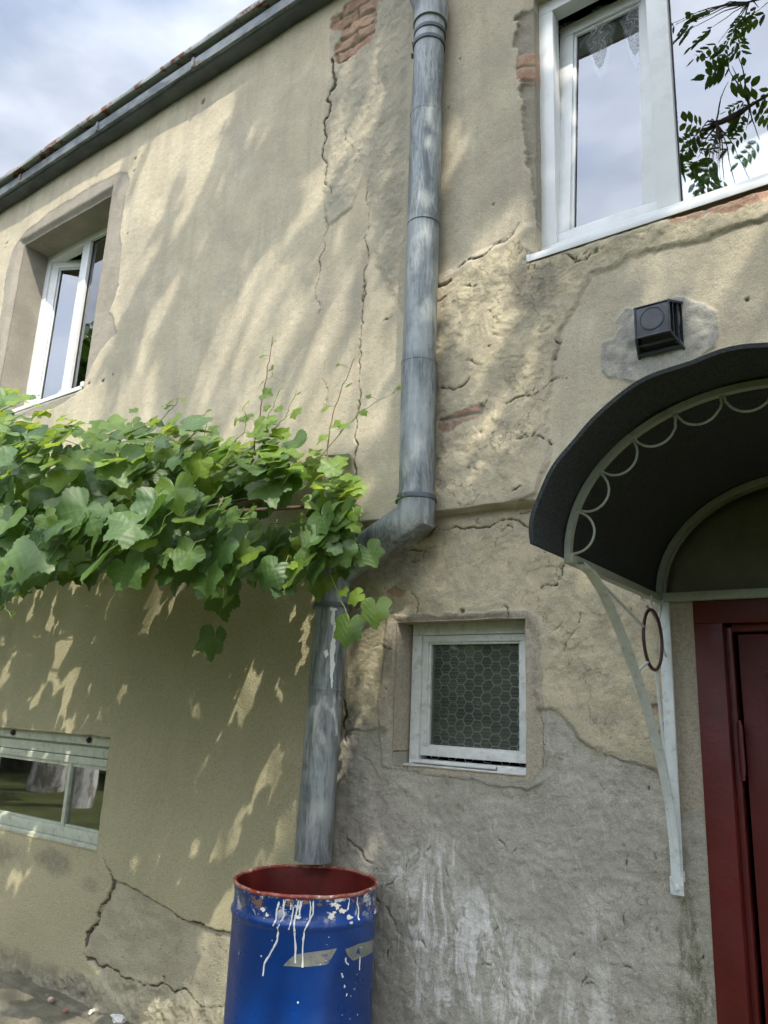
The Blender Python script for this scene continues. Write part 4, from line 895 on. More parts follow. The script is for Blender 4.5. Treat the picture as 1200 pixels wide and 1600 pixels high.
t = NT('red_tinted_water'); g = t.bsdf((.16, .018, .014), .06, 0, t.bump(t.noise(9, 3, .5), .0008), .6); M_water = t.mat  # red base colour imitates the lining mirrored in the water
b = MB(); b.lathe([(.0005, .775), (.1, .775), (BR-.007, .775)], BX, BY, 96)
wt_ = b.build('barrel_water', M_water, None, smooth=True); tag(wt_, 'still reddish water filling the blue barrel almost to its rim', 'water')
wt_['kind'] = 'structure'; del wt_['category']
def bp(a, z, o=0): r = BR+o+(.006 if .772 < z < .798 else 0); return (BX+r*math.cos(a), BY+r*math.sin(a), z)
b = MB()
def jit(pts):
    out = []
    for i in range(len(pts)-1):
        a, c = pts[i], pts[i+1]
        for k in range(4): q = k/4; out.append((a[0]*(1-q)+c[0]*q+rnd.uniform(-.004, .004), a[1]*(1-q)+c[1]*q))
    return out+[pts[-1]]
for p in D['drips']:
    if len(p) < 2: continue
    p = [(a, min(z, .866)) for a, z in p]; p = jit(p); N = len(p)
    hw = [(.0032 if len(p) > 12 else .0026)*(.7+.5*rnd.random())*(1.25 if i == N-1 else 1) for i in range(N)]
    b = MB(); b.strip([bp(a, z, .0004) for a, z in p], hw, [(math.cos(a), math.sin(a), 0) for a, z in p], .0016); b.build('paint_drip', M_whitepaint, body, smooth=False)
b = MB()
for i in range(32):
    if i < 14: a, z, s_ = rnd.uniform(-1.5, .5), rnd.uniform(.79, .855), rnd.uniform(.005, .017)
    else: a, z, s_ = rnd.choice((-.13, -.10, -.55, -.5, -1.3, -.2))+rnd.uniform(-.12, .12), rnd.uniform(.48, .76), rnd.uniform(.0015, .004)
    if i < 14 and rnd.random() < .5: a = rnd.choice((-.85, -.55, -.35, .15, .3))+rnd.uniform(-.15, .15)
    blotch(b, BX, BY, BR+(.008 if .77 < z < .80 else 0), a, z, [(s_/BR*math.cos(q)*rnd.uniform(.35, 1.3), s_*.7*math.sin(q)*rnd.uniform(.3, 1.2)) for q in np.linspace(0, 2*PI, 15)[:-1]], .0012)
o = b.build('paint_spatter', M_whitepaint, body, smooth=False); o['kind'] = 'stuff'
M_stripe = simple('grey_stripe_paint', (.20, .205, .17), .6, var=.1, nsc=40, dirt=(.06, .10, .16), dirtamt=.7, dsc=30)
for key in ('band1', 'band2'):
    b = MB(); P = D[key]; am = [p[0] for p in P]; a0, a1 = min(am), max(am)
    def cutz(a):
        zz_ = []
        for i in range(len(P)):
            p, q = P[i], P[(i+1) % len(P)]
            if (p[0]-a)*(q[0]-a) <= 0 and p[0] != q[0]: zz_.append(p[1]+(q[1]-p[1])*(a-p[0])/(q[0]-p[0]))
        return min(zz_), max(zz_)
    for i in range(36):
        A, B_ = a0+(a1-a0)*(i+.001)/36, a0+(a1-a0)*(i+.999)/36; l0, h0 = cutz(A); l1, h1 = cutz(B_)
        b.add([bp(A, l0, .0009), bp(B_, l1, .0009), bp(B_, h1, .0009), bp(A, h0, .0009)], [(0, 1, 2, 3)])
    b.build('stripe', M_stripe, body)
b = MB()   # small dark marks on the stripe
for (a0, z0, a1, z1) in ((-.62, .701, -.50, .702), (-.60, .697, -.53, .6975), (-.56, .690, -.48, .675), (-.54, .675, -.50, .690), (-.575, .678, -.545, .678), (-.50, .684, -.47, .684)):
    p = [(a0+(a1-a0)*k/5, z0+(z1-z0)*k/5) for k in range(6)]
    b.strip([bp(a, z, .0014) for a, z in p], .0009, [(math.cos(a), math.sin(a), 0) for a, z in p], .0003)
o = b.build('stripe_mark', M_blue, body); b = MB(); P = D['tri']; b.add([bp(a, z, .0014) for a, z in P], [(0, 1, 2)]); b.build('stripe_mark', M_blue, body)

# ------------------------------------------------------------------ ground
t = NT('grass_ground'); c1 = t.noise(1.3, 6, .6); c2 = t.noise(40, 5, .7)
col = t.mix(t.ramp(c1, .35, .65), (.050, .066, .022), (.095, .105, .042)); col = t.mix(t.ramp(c2, .5, .75, 0, .6), col, (.09, .09, .035)); M_grass = t.fin(t.bsdf(col, .95, 0, t.bump(c2, .03), .1))
vs = []; fs = []
gx = np.concatenate([np.linspace(-160, -12, 12), np.linspace(-10, 6, 50), np.linspace(8, 160, 12)]); gy = np.concatenate([np.linspace(-160, -9, 12), np.linspace(-8, .6, 30), [9, 60, 160]])
for x in gx:
    for y in gy: vs.append((float(x), float(y), -.05+(.03*math.sin(x*1.7+y)+.02*math.sin(y*2.9) if y < -1.2 else -.0)-(1.0 if y > 5 else 0)*0))
k = len(gy)
for i in range(len(gx)-1):
    for j in range(k-1): fs.append((i*k+j, (i+1)*k+j, (i+1)*k+j+1, i*k+j+1))
b = MB(); b.add(vs, fs); g = b.build('ground', M_grass, None, smooth=True); struct(g)
t = NT('old_concrete'); c1 = t.noise(4, 7, .65); c2 = t.noise(50, 5, .7)
col = t.mix(t.ramp(c1, .35, .65), (.15, .14, .105), (.27, .25, .19)); col = t.mix(t.ramp(c2, .55, .7, 0, .6), col, (.10, .09, .07)); M_conc = t.fin(t.bsdf(col, .92, 0, t.bump(t.m('ADD', c1, c2), .008), .2))
def slab(x0, x1, y0, y1, zt, seed, nx=80, ny=10):
    vs = []; fs = []; xs_ = np.linspace(x0, x1, nx); ys_ = np.linspace(y0, y1, ny); XX, YY = np.meshgrid(xs_, ys_, indexing='ij')
    H = zt+fbm(XX, YY, 5, 4, seed)*.022; H[:, 0] -= .02; ye = YY.copy(); ye[:, 0] += fbm(XX, YY, 9, 3, seed+1)[:, 0]*.03; ye[:, -1] += fbm(XX, YY, 9, 3, seed+2)[:, -1]*.02
    for i in range(nx):
        for j in range(ny): vs.append((XX[i, j], ye[i, j], H[i, j]))
        vs.append((XX[i, 0], ye[i, 0], -.08)); vs.append((XX[i, -1], ye[i, -1], -.08))
    K = ny+2
    for i in range(nx-1):
        for j in range(ny-1): fs.append((i*K+j, (i+1)*K+j, (i+1)*K+j+1, i*K+j+1))
        fs.append((i*K+ny, (i+1)*K+ny, (i+1)*K, i*K)); fs.append((i*K+ny-1, (i+1)*K+ny-1, (i+1)*K+ny+1, i*K+ny+1))
    b = MB(); b.add(vs, fs); return b
for (y0, y1, z, sd) in ((-.085, .03, .030, 3), (-.27, -.095, .020, 8), (-.60, -.28, .005, 12), (-1.15, -.61, -.01, 16)):
    struct(slab(-9, 3.5, y0, y1, z, sd, 300, 8).build('pavement', M_conc, None, smooth=True, angle=50))
def stone(x, y, z, s_, c, label, seed, name='stone', sq=(1, .7, .5)):
    r = random.Random(seed); bm = bmesh.new(); bmesh.ops.create_icosphere(bm, subdivisions=2, radius=1)
    for v in bm.verts:
        k = 1+.28*math.sin(v.co.x*3+seed)+.2*math.sin(v.co.y*5+seed*2)*math.cos(v.co.z*4)+r.uniform(-.06, .06)
        v.co = Vector((v.co.x*sq[0], v.co.y*sq[1], v.co.z*sq[2]))*s_*k; v.co.rotate(Quaternion((0, 0, 1), seed)); v.co += Vector((x, y, z))
    mesh = bpy.data.meshes.new(name); bm.to_mesh(mesh); bm.free(); mesh.materials.append(simple('stone_surface', c, .8, bump=.002, bsc=60))
    o = bpy.data.objects.new(name, mesh); C.objects.link(o); return tag(o, label, 'stone' if name == 'stone' else 'shard')
stone(-3.34, -.035, .045, .028, (.74, .74, .72), 'smooth white oval piece lying on the paving at the wall foot', 3, 'white_shard', (1.9, .9, .6))
stone(-3.50, -.06, .042, .016, (.62, .62, .58), 'small pale chip just left of the smooth white oval piece', 5, 'white_shard', (1, .6, .8))
stone(-3.78, -.10, .040, .020, (.50, .40, .30), 'tan pebble on the cracked paving at the left edge', 8)
stone(-3.62, -.12, .035, .014, (.45, .20, .15), 'reddish brick chip on the paving between the pebbles', 11)
# ------------------------------------------------------------------ grapevine
def leaf_outline(n=64):
    K = [(0, 1.04), (9, .93), (20, .79), (30, .76), (42, .87), (52, .96), (62, .86), (76, .70), (88, .72), (104, .82), (118, .78), (136, .68), (152, .60), (165, .42), (174, .16), (180, .08)]
    ka = [k[0] for k in K]; kr = [k[1] for k in K]; out = []
    for i in range(n):
        d = -180+360*(i+.5)/n; r = np.interp(abs(d), ka, kr)
        r *= 1+(.035 if i % 2 else -.03)*(1 if abs(d) < 160 else .2)
        out.append((r*math.sin(math.radians(d)), r*math.cos(math.radians(d))))
    return out
OUT = leaf_outline(); NL = len(OUT)
class Leaves:
    def __init__(s): s.v = []; s.f = []; s.uv = []; s.age = []; s.rnd = []
    def add(s, p, tip, nrm, size, age, r, cup=None, asp=1.):
        n = Vector(nrm).normalized(); t_ = Vector(tip); t_ = (t_-n*t_.dot(n)).normalized(); sd = t_.cross(n)
        cup = r.uniform(-.5, .75) if cup is None else cup; fold = r.uniform(-.1, .5); tw = r.uniform(-.3, .3); wv = r.uniform(.02, .09); ph = r.uniform(0, 6); bend = r.uniform(-.1, .65)
        b = len(s.v); p = Vector(p)
        for ring in (0, .36, .70, 1.0):
            if ring == 0: pts = [(0, 0)]
            else: pts = [(x*ring, y*ring) for x, y in OUT]
            for k, (x, y) in enumerate(pts):
                q = x*x+y*y
                z = -cup*q*.45+fold*abs(x)*.45-bend*max(0, y)**2*.5+tw*x*y*.6+wv*math.sin(ph+k*2*PI/NL*4)*ring*ring
                s.v.append(tuple(p+(sd*x*asp+t_*y+n*z)*size)); s.uv.append((x*.5+.5, y*.5+.5)); s.age.append(age); s.rnd.append(ph/6)
        for k in range(NL):
            k2 = (k+1) % NL
            if k == NL-1: pass
            s.f.append((b, b+1+k2, b+1+k))
            for g in range(2):
                o = b+1+g*NL; s.f.append((o+k, o+k2, o+NL+k2, o+NL+k))
    def build(s, name, mat, parent):
        b = MB(); b.v = s.v; b.f = s.f; b.m = [0]*len(s.f); b.uv = s.uv; b.attr = {'age': s.age, 'lrnd': s.rnd}
        return b.build(name, mat, parent, smooth=True, angle=None)
t = NT('vine_leaf')
uv = t.n('ShaderNodeUVMap').outputs[0]; sx = t.n('ShaderNodeSeparateXYZ'); t.put(sx.inputs[0], uv)
u = t.m('SUBTRACT', sx.outputs[0], .5); v = t.m('SUBTRACT', sx.outputs[1], .5); au = t.m('ABSOLUTE', u)
def vein(ang):   # distance from a ray leaving the petiole
    c, s_ = math.cos(math.radians(ang)), math.sin(math.radians(ang))
    d = t.m('ABSOLUTE', t.m('SUBTRACT', t.m('MULTIPLY', au, c), t.m('MULTIPLY', v, s_))); al = t.m('ADD', t.m('MULTIPLY', au, s_), t.m('MULTIPLY', v, c))
    return t.m('ADD', d, t.m('MULTIPLY', t.m('LESS_THAN', al, 0), 9))
vd = t.m('MINIMUM', t.m('MINIMUM', vein(0), vein(50)), vein(108))
# side veins: fine stripes
sv = t.n('ShaderNodeTexWave', wave_type='BANDS', bands_direction='DIAGONAL'); cb = t.n('ShaderNodeCombineXYZ'); t.put(cb.inputs[0], au); t.put(cb.inputs[1], v); t.put(sv.inputs['Vector'], cb.outputs[0]); sv.inputs['Scale'].default_value = 4.5; sv.inputs['Distortion'].default_value = 1.5
vm = t.ramp(vd, .004, .014, 1, 0); sm_ = t.ramp(sv.outputs['Fac'], .90, .99, 0, .45)
age = t.attr('age'); lr = t.attr('lrnd')
base = t.mix(t.ramp(lr, 0, 1), (.062, .128, .038), (.112, .19, .048)); base = t.mix(t.ramp(t.noise(7, 3, .6), .35, .65, 0, .35), base, (.07, .12, .035))
base = t.mix(age, base, (.215, .33, .045))
top = t.mix(t.m('MAXIMUM', vm, sm_), base, t.mix(.28, base, (.22, .32, .12)))
top = t.mix(t.m('MULTIPLY', t.ramp(t.noise(28, 4, .7), .66, .72), .6), top, (.20, .17, .05))
und = t.mix(.55, base, (.14, .20, .10)); und = t.mix(vm, und, (.26, .32, .18))
geo = t.n('ShaderNodeNewGeometry'); col = t.mix(geo.outputs['Backfacing'], top, und)
nb = t.bump(t.m('ADD', t.m('MULTIPLY', vd, -2), t.m('MULTIPLY', t.m('ADD', sv.outputs['Fac'], t.noise(60, 3, .6)), .25)), .004, .5)
pb = t.bsdf(col, .42, 0, nb, .45, out=False)
tl = t.n('ShaderNodeBsdfTranslucent'); t.put(tl.inputs[0], t.mix(age, (.15, .30, .035), (.50, .62, .07)))
ms = t.n('ShaderNodeMixShader'); t.put(ms.inputs[0], t.m('ADD', .30, t.m('MULTIPLY', age, .2))); t.put(ms.inputs[1], pb); t.put(ms.inputs[2], tl.outputs[0])
M_leaf = t.fin(ms.outputs[0])
M_stem = simple('vine_wood', (.12, .085, .05), .8, var=.2, bump=.002)
M_green = simple('green_shoot', (.26, .33, .10), .55, var=.15)
M_brown = simple('young_cane', (.20, .13, .06), .6, var=.2)

# cross sections of the hanging mass at three distances from the wall: (x, underside, top)
VS = [
 (-0.08, [ (-9.90, 2.08, 4.30), (-8.118, 2.082, 4.091), (-5.686, 2.114, 3.551), (-5.140, 2.110, 3.444), (-4.661, 2.216, 3.271), (-4.150, 2.197, 3.142), (-3.713, 2.204, 3.138), (-3.409, 2.149, 2.981), (-3.134, 2.098, 2.861), (-2.888, 2.086, 2.834), (-2.658, 2.008, 2.852), (-2.535, 2.076, 2.889), (-2.326, 2.137, 2.698), (-2.171, 2.155, 2.655), (-2.058, 2.156, 2.559), (-1.949, 2.151, 2.423) ]),
 (-0.50, [ (-8.60, 1.98, 3.75), (-6.791, 1.987, 3.667), (-4.757, 2.013, 3.216), (-4.300, 2.011, 3.126), (-3.899, 2.099, 2.982), (-3.472, 2.083, 2.873), (-3.106, 2.089, 2.870), (-2.852, 2.043, 2.739), (-2.622, 2.000, 2.638), (-2.416, 1.990, 2.616), (-2.223, 1.925, 2.631), (-2.121, 1.982, 2.662), (-1.946, 2.033, 2.502), (-1.817, 2.048, 2.466), (-1.722, 2.049, 2.386), (-1.630, 2.045, 2.272) ]),
 (-1.25, [ (-6.40, 1.80, 3.00), (-4.422, 1.817, 2.911), (-3.098, 1.834, 2.617), (-2.800, 1.832, 2.559), (-2.539, 1.890, 2.465), (-2.261, 1.879, 2.394), (-2.022, 1.884, 2.392), (-1.857, 1.853, 2.307), (-1.707, 1.826, 2.241), (-1.573, 1.819, 2.227), (-1.448, 1.777, 2.236), (-1.381, 1.814, 2.256), (-1.267, 1.847, 2.153), (-1.183, 1.857, 2.129), (-1.121, 1.857, 2.077), (-1.062, 1.855, 2.003) ])]
VT = [0, 1.5, 3, 3.5, 4, 4.5, 5, 5.5, 6, 6.5, 7, 7.5, 8, 8.5, 9, 9.5]
# along t the mass reaches this far from the wall
VR = [1.25, 1.25, 1.25, 1.25, 1.2, 1.15, 1.08, 1.0, .92, .80, .70, .60, .54, .48, .44, .40]
def vsec(t_, y):
    row = []
    for (yy, P) in VS: row.append([np.interp(t_, VT, [p[k] for p in P]) for k in range(3)])
    ys = [1.25, .5, .08]; return [np.interp(-y, ys[::-1], [row[i][k] for i in (0, 1, 2)]) for k in range(3)]
# clearings in the foliage that let the sun reach the lower wall (wall-plane strokes: x0, z0, x1, z1, half width)
PATCH = [(-2.596, 1.730, -2.784, 1.344, 0.045), (-2.823, 1.313, -2.967, 1.070, 0.030), (-2.702, 1.377, -2.822, 1.140, 0.030), (-2.440, 1.390, -2.541, 1.218, 0.012), (-2.479, 1.196, -2.761, 0.842, 0.070), (-3.039, 1.093, -3.157, 0.862, 0.025), (-2.909, 0.976, -3.005, 0.782, 0.020), (-2.263, 1.986, -2.408, 1.743, 0.014), (-3.173, 2.117, -3.530, 1.806, 0.025), (-3.338, 2.023, -3.624, 1.948, 0.012), (-4.050, 1.704, -4.133, 1.522, 0.010), (-3.585, 1.601, -3.747, 1.428, 0.014), (-3.680, 1.515, -3.719, 1.429, 0.008), (-4.167, 1.271, -4.010, 1.401, 0.008), (-4.313, 0.490, -4.518, 0.276, 0.030), (-4.267, 1.799, -4.320, 1.743, 0.006), (-3.009, 0.754, -3.135, 0.541, 0.030), (-3.189, 0.449, -3.221, 0.361, 0.020), (-3.762, 2.062, -3.830, 1.955, 0.008), (-3.906, 1.615, -3.963, 1.544, 0.007)]
def patchd(u, z):
    best = 9
    for (a, b_, c, d, w_) in PATCH:
        ex, ez = c-a, d-b_; t_ = max(0, min(1, ((u-a)*ex+(z-b_)*ez)/(ex*ex+ez*ez))); best = min(best, math.hypot(u-a-t_*ex, z-b_-t_*ez)-w_)
    return best
def shade_uv(p): return p[0]+p[1], p[2]+1.9*p[1]      # where the shadow of a point falls on the wall
vi = thing('grapevine', 'broad leafy grapevine spreading along the wall left of the downpipe elbow', 'grapevine', (-3.6, -.4, 2.2))
LV = Leaves(); r = random.Random(21); stems = MB(); petio = MB()
cnt = 0
while cnt < 1420:
    tt = 9.05-9.05*r.random()**.8 if r.random() < .8 else r.uniform(2.5, 9.05)
    reach = np.interp(tt, VT, VR); y = -(.07+(reach-.07)*(r.random()**.75))
    x, zb, zt = vsec(tt, y)
    if x < -7.6: continue
    q = r.random(); z = zb+(zt-zb)*q
    front = (-y)/reach
    if tt < 2.6 and r.random() < .45: continue
    gap = vn(np.array([x*3.3]), np.array([z*5.2]), 77)[0]
    if tt > 7.8 and r.random() < .25: continue
    if gap < .28 and q < .7: continue
    zt += (vn(np.array([x*4.1]), np.array([y*2+9.]), 71)[0]-.6)*.30; zb += (0)+(vn(np.array([x*3.3]), np.array([y*2+3.]), 73)[0]-.55)*.26; z = zb+(zt-zb)*q
    edge_top = q > .80
    size = r.uniform(.050, .108)
    if r.random() < .18: size = r.uniform(.105, .130)
    if tt > 8: size *= .78
    pd = patchd(*shade_uv((x, y-.0, z-size*.4)))
    if pd < size*.42 and r.random() < .97: continue
    age = 0.0
    if edge_top and r.random() < .75: age = r.uniform(.4, 1)
    elif r.random() < .22: age = r.uniform(.25, .9)
    elif tt > 8 and r.random() < .3: age = r.uniform(.3, .9)
    size *= 1-.38*age
    if edge_top: nrm = (r.uniform(-.3, .6), r.uniform(-.85, .05), r.uniform(.35, 1)); tip = (r.uniform(-1, 1), r.uniform(-1, .1), r.uniform(-.5, .3))
    else:
        nrm = (r.uniform(-.40, .65), r.uniform(-1, -.45), r.uniform(.0, .75)); tip = (r.uniform(-.6, .6), r.uniform(-.4, .1), r.uniform(-1, -.3))
    LV.add((x, y, z), tip, nrm, size, age, r); cnt += 1
    if r.random() < .40 and front > .5:
        e_ = Vector((x+r.uniform(-.06, .06), y+.05, min(z+r.uniform(.02, .10), zt))); p_ = Vector((x, y, z)); m_ = (p_+e_)/2+Vector((0, -.01, .012))
        petio.tube([p_, m_, e_], [.0013, .0015, .0018], 5)
# hand placed leaves: (x, y, z, size, age, tip, normal)
HAND = [(-2.46, -.42, 1.95, .115, .0, (.1, 0, -1), (.25, -1, .25)), (-2.50, -.42, 1.76, .100, .0, (-.1, 0, -1), (.1, -1, .1)), (-2.44, -.40, 2.05, .085, .1, (.5, 0, -.9), (.3, -1, .5)),
        (-1.70, -.36, 1.865, .080, .55, (.1, -.1, -1), (.2, -1, .4)), (-1.82, -.36, 1.800, .088, .2, (-.1, -.1, -1), (.1, -1, .25)), (-1.80, -.34, 1.915, .050, .8, (-.6, 0, -.5), (.2, -1, .6)),
        (-1.96, -.36, 1.975, .085, .25, (.0, -.2, -1), (.15, -1, .55)), (-1.76, -.34, 2.085, .075, .15, (.5, 0, -.8), (.4, -1, .2)), (-1.90, -.38, 2.19, .075, .35, (.3, 0, -1), (.2, -1, .6)),
        (-3.35, -.62, 2.18, .10, .1, (.2, -.3, -1), (.3, -1, .7)), (-2.95, -.66, 2.33, .095, .6, (.9, -.1, -.2), (.1, -.6, .9)), (-2.30, -.5, 2.22, .09, .1, (.6, -.1, -.7), (.2, -1, .5)),
        (-1.79, -.40, 2.33, .055, .95, (.8, 0, -.5), (.2, -.8, .6)), (-1.90, -.40, 2.44, .06, 1.0, (.4, -.1, .6), (.1, -1, .5)), (-2.02, -.40, 2.25, .05, 1.0, (-.6, 0, .1), (0, -.5, .9)), (-1.84, -.42, 2.22, .045, 1.0, (.4, 0, -.2), (.1, -.7, .7))]
for (x, y, z, s_, a, tp, nm) in HAND: LV.add((x, y, z), tp, nm, s_, a, r, cup=r.uniform(0, .3))
# rising shoots with small leaves
def shoot(pts, nleaf, s0, s1, seed, name='shoot', mat=None, age=(.5, 1), rr=.0032):
    q = random.Random(seed); P = [Vector(p) for p in pts]
    F_ = []
    for i in range(len(P)-1):
        for k in range(5):
            f = k/5; p = P[i].lerp(P[i+1], f); F_.append(p+Vector((q.uniform(-1, 1), q.uniform(-1, 1), q.uniform(-1, 1)))*.004)
    F_.append(P[-1]); n = len(F_)
    b = MB(); b.tube(F_, [rr*(1-.6*i/n) for i in range(n)], 6); b.build(name, mat or M_green, vi, smooth=True)
    for k in range(nleaf):
        i = int(n*(k+.7)/(nleaf+.6)); i = min(i, n-1); s_ = s0+(s1-s0)*k/max(1, nleaf-1); side = 1 if k % 2 else -1
        off = Vector((side*q.uniform(.02, .045), q.uniform(-.03, .01), q.uniform(-.01, .03))); e_ = F_[i]+off
        petio.tube([F_[i], F_[i]+off*.6+Vector((0, 0, .006)), e_], .0011, 5)
        LV.add(e_, (side*q.uniform(.4, 1), -.1, q.uniform(-.7, .2)), (q.uniform(-.3, .3), q.uniform(-1, -.5), q.uniform(.2, .8)), s_, q.uniform(*age), q)
shoot([(-2.44, -.34, 2.55), (-2.43, -.34, 2.70), (-2.41, -.33, 2.90), (-2.40, -.33, 3.04), (-2.385, -.33, 3.16)], 8, .065, .014, 1, mat=M_brown, age=(.35, .9), rr=.0036)
shoot([(-2.00, -.34, 2.50), (-1.99, -.34, 2.66), (-1.94, -.33, 2.82), (-1.90, -.32, 2.93)], 5, .05, .012, 2, mat=M_brown, age=(.5, 1), rr=.0028)
shoot([(-2.05, -.34, 2.50), (-1.92, -.33, 2.62), (-1.80, -.32, 2.70), (-1.63, -.30, 2.76)], 6, .045, .016, 3, age=(.6, 1), rr=.0022)
shoot([(-2.75, -.60, 2.36), (-2.40, -.56, 2.245), (-2.10, -.46, 2.20), (-1.86, -.36, 2.215), (-1.68, -.30, 2.285)], 4, .05, .012, 4, age=(.85, 1), rr=.0032)
shoot([(-3.6, -.5, 2.62), (-3.5, -.5, 2.80), (-3.42, -.48, 2.86)], 5, .045, .014, 5, age=(.7, 1), rr=.0022)
shoot([(-3.2, -.5, 2.55), (-3.1, -.5, 2.70), (-2.98, -.46, 2.74)], 4, .045, .014, 6, age=(.7, 1), rr=.0022)
shoot([(-4.5, -.5, 2.74), (-4.45, -.5, 2.92), (-4.40, -.5, 2.98)], 3, .07, .04, 7, age=(.5, .9), rr=.003)
shoot([(-1.98, -.38, 2.20), (-1.93, -.38, 2.05), (-1.88, -.37, 1.93), (-1.82, -.36, 1.82)], 2, .03, .03, 8, age=(.9, 1), rr=.0028)
shoot([(-2.44, -.42, 2.12), (-2.46, -.42, 2.0), (-2.46, -.42, 1.93), (-2.49, -.42, 1.76)], 1, .03, .03, 9, age=(.4, .6), rr=.0024)
q_ = random.Random(77)
for k in range(16):   # young shoots escaping the mass
    tt = q_.uniform(2.0, 8.6); y = -q_.uniform(.3, .9)*np.interp(tt, VT, VR); x, zb, zt = vsec(tt, y); up_ = q_.random() < .7; z = zt-.05 if up_ else zb+.05
    P = [(x, y, z)]
    for j in range(3): P.append((P[-1][0]+q_.uniform(-.05, .09), P[-1][1]-q_.uniform(-.02, .03), P[-1][2]+(q_.uniform(.03, .08) if up_ else -q_.uniform(.03, .07))))
    shoot(P, 4, .055, .018, 100+k, age=(.5, 1), rr=.0024)
# twining tendrils
def tendril(p, d, L_, seed):
    q = random.Random(seed); P = []; d = Vector(d)
    for i in range(26):
        f = i/25; cr_ = .018*f; P.append(Vector(p)+d*L_*f+Vector((math.cos(f*11)*cr_, math.sin(f*7)*.008, math.sin(f*11)*cr_-.02*f*f)))
    b = MB(); b.tube(P, [.0012*(1-.5*i/26) for i in range(26)], 5); b.build('tendril', M_green, vi, smooth=True)
tendril((-1.86, -.36, 2.215), (-.02, 0, -1), .16, 1); tendril((-2.8, -.6, 2.1), (.1, -.1, -1), .12, 2); tendril((-3.05, -.46, 2.74), (1, 0, .5), .10, 3)
tendril((-1.90, -.32, 2.93), (.6, 0, .5), .08, 4); tendril((-2.41, -.33, 2.95), (1, 0, .4), .07, 5); tendril((-1.68, -.30, 2.285), (1, 0, .6), .07, 6); tendril((-2.6, -.5, 2.08), (-.5, -.2, -.8), .12, 7)
o = petio.build('petiole', M_green, vi, smooth=True); o['kind'] = 'stuff'
LV.build('foliage', M_leaf, vi)
# old canes and the trellis wires they lean on
for (pts, rr, nm, mt) in (([(-7.2, -.35, 2.45), (-5.8, -.30, 2.52), (-4.8, -.38, 2.45), (-3.9, -.30, 2.42), (-3.1, -.36, 2.34), (-2.5, -.32, 2.36), (-2.1, -.34, 2.40)], .011, 'cane', M_stem),
                          ([(-7.2, -.6, 2.3), (-5.6, -.62, 2.36), (-4.6, -.55, 2.32), (-3.7, -.62, 2.26), (-2.9, -.5, 2.22)], .008, 'cane', M_stem), ([(-7.2, -.5, 2.9), (-5.2, -.55, 2.93), (-4.7, -.58, 2.86), (-4.2, -.55, 2.74), (-3.6, -.52, 2.60)], .005, 'cane', M_brown)):
    P = []
    for i in range(len(pts)-1):
        for k in range(6): f = k/6; P.append(Vector(pts[i]).lerp(Vector(pts[i+1]), f)+Vector((0, r.uniform(-1, 1)*.012, r.uniform(-1, 1)*.012)))
    b = MB(); b.tube(P, rr, 8); b.build(nm, mt, vi, smooth=True)
tr = thing('vine_trellis', 'thin pale wires and iron arms holding the vine off the wall', 'trellis', (-4, -.4, 2.4))
for y, z in ((-.30, 2.40), (-.60, 2.28), (-.85, 2.18)):
    b = MB(); b.tube([(-8, y, z), (-4.8, y, z-.012), (-2.3, y, z)], .0022, 6); b.build('wire', M_paintmetal, tr)
for x in (-7.6, -4.8, -2.35):
    b = MB(); b.tube([(x, .02, 2.42), (x, -.90, 2.16)], .009, 8); b.build('arm', M_stem, tr)

# ------------------------------------------------------------------ trees of the garden (they shade the wall and stand in the window panes)
t = NT('tree_leaf'); lr = t.attr('lrnd'); col = t.mix(lr, (.035, .075, .020), (.075, .125, .035)); pb = t.bsdf(col, .5, 0, None, .35, out=False)
tl = t.n('ShaderNodeBsdfTranslucent'); t.put(tl.inputs[0], (.13, .24, .03)); ms = t.n('ShaderNodeMixShader'); ms.inputs[0].default_value = .3; t.put(ms.inputs[1], pb); t.put(ms.inputs[2], tl.outputs[0]); M_tleaf = t.fin(ms.outputs[0])
M_bark = simple('grey_bark', (.13, .11, .085), .9, var=.3, nsc=8, bump=.02, bsc=20)
t = NT('whitewashed_bark'); a = t.noise(9, 6, .7, t.scale(1, 1, .35)); col = t.mix(t.ramp(a, .40, .58), (.62, .62, .60), (.22, .20, .18)); M_white = t.fin(t.bsdf(col, .85, 0, t.bump(a, .02), .2))
def leaflets(vs, fs, at, p, d, n, L_, W_, r, k0=5):
    """one pinnate leaf: pairs of leaflets along a drooping stalk"""
    d = d.normalized(); side = d.cross(n).normalized()
    for k in range(k0):
        f = (k+.5)/k0; c = p+d*L_*f+Vector((0, 0, -.10*L_*f*f)); last = k == k0-1
        for sg in ((-1, 1) if not last else (0,)):
            dd = (d*.55+side*sg).normalized() if sg else d
            nn = (n+Vector((r.uniform(-.4, .4), r.uniform(-.4, .4), r.uniform(-.3, .3)))).normalized(); w_ = dd.cross(nn).normalized()
            l = L_*.42*r.uniform(.8, 1.15); ww = l*W_; b = len(vs); a = r.random()
            for (q, ws) in ((0, 0), (.25, .8), (.55, 1), (.8, .6), (1, 0), (.8, -.6), (.55, -1), (.25, -.8)): vs.append(tuple(c+dd*l*q+w_*ww*.5*ws-Vector((0, 0, .12*l*q*q)))); at.append(a)
            fs.append((b, b+1, b+2, b+3, b+4, b+5, b+6, b+7))
def branch(mb, A, B_, r0, r1, r, n=8, wob=.06):
    A, B_ = Vector(A), Vector(B_); l = (B_-A).length; P = []
    for i in range(n+1):
        f = i/n; P.append(A.lerp(B_, f)+Vector((r.uniform(-1, 1), r.uniform(-1, 1), r.uniform(-1, 1)))*l*wob*math.sin(PI*f)+Vector((0, 0, -.05*l*math.sin(PI*f))))
    mb.tube(P, [r0+(r1-r0)*i/n for i in range(n+1)], 8); return P
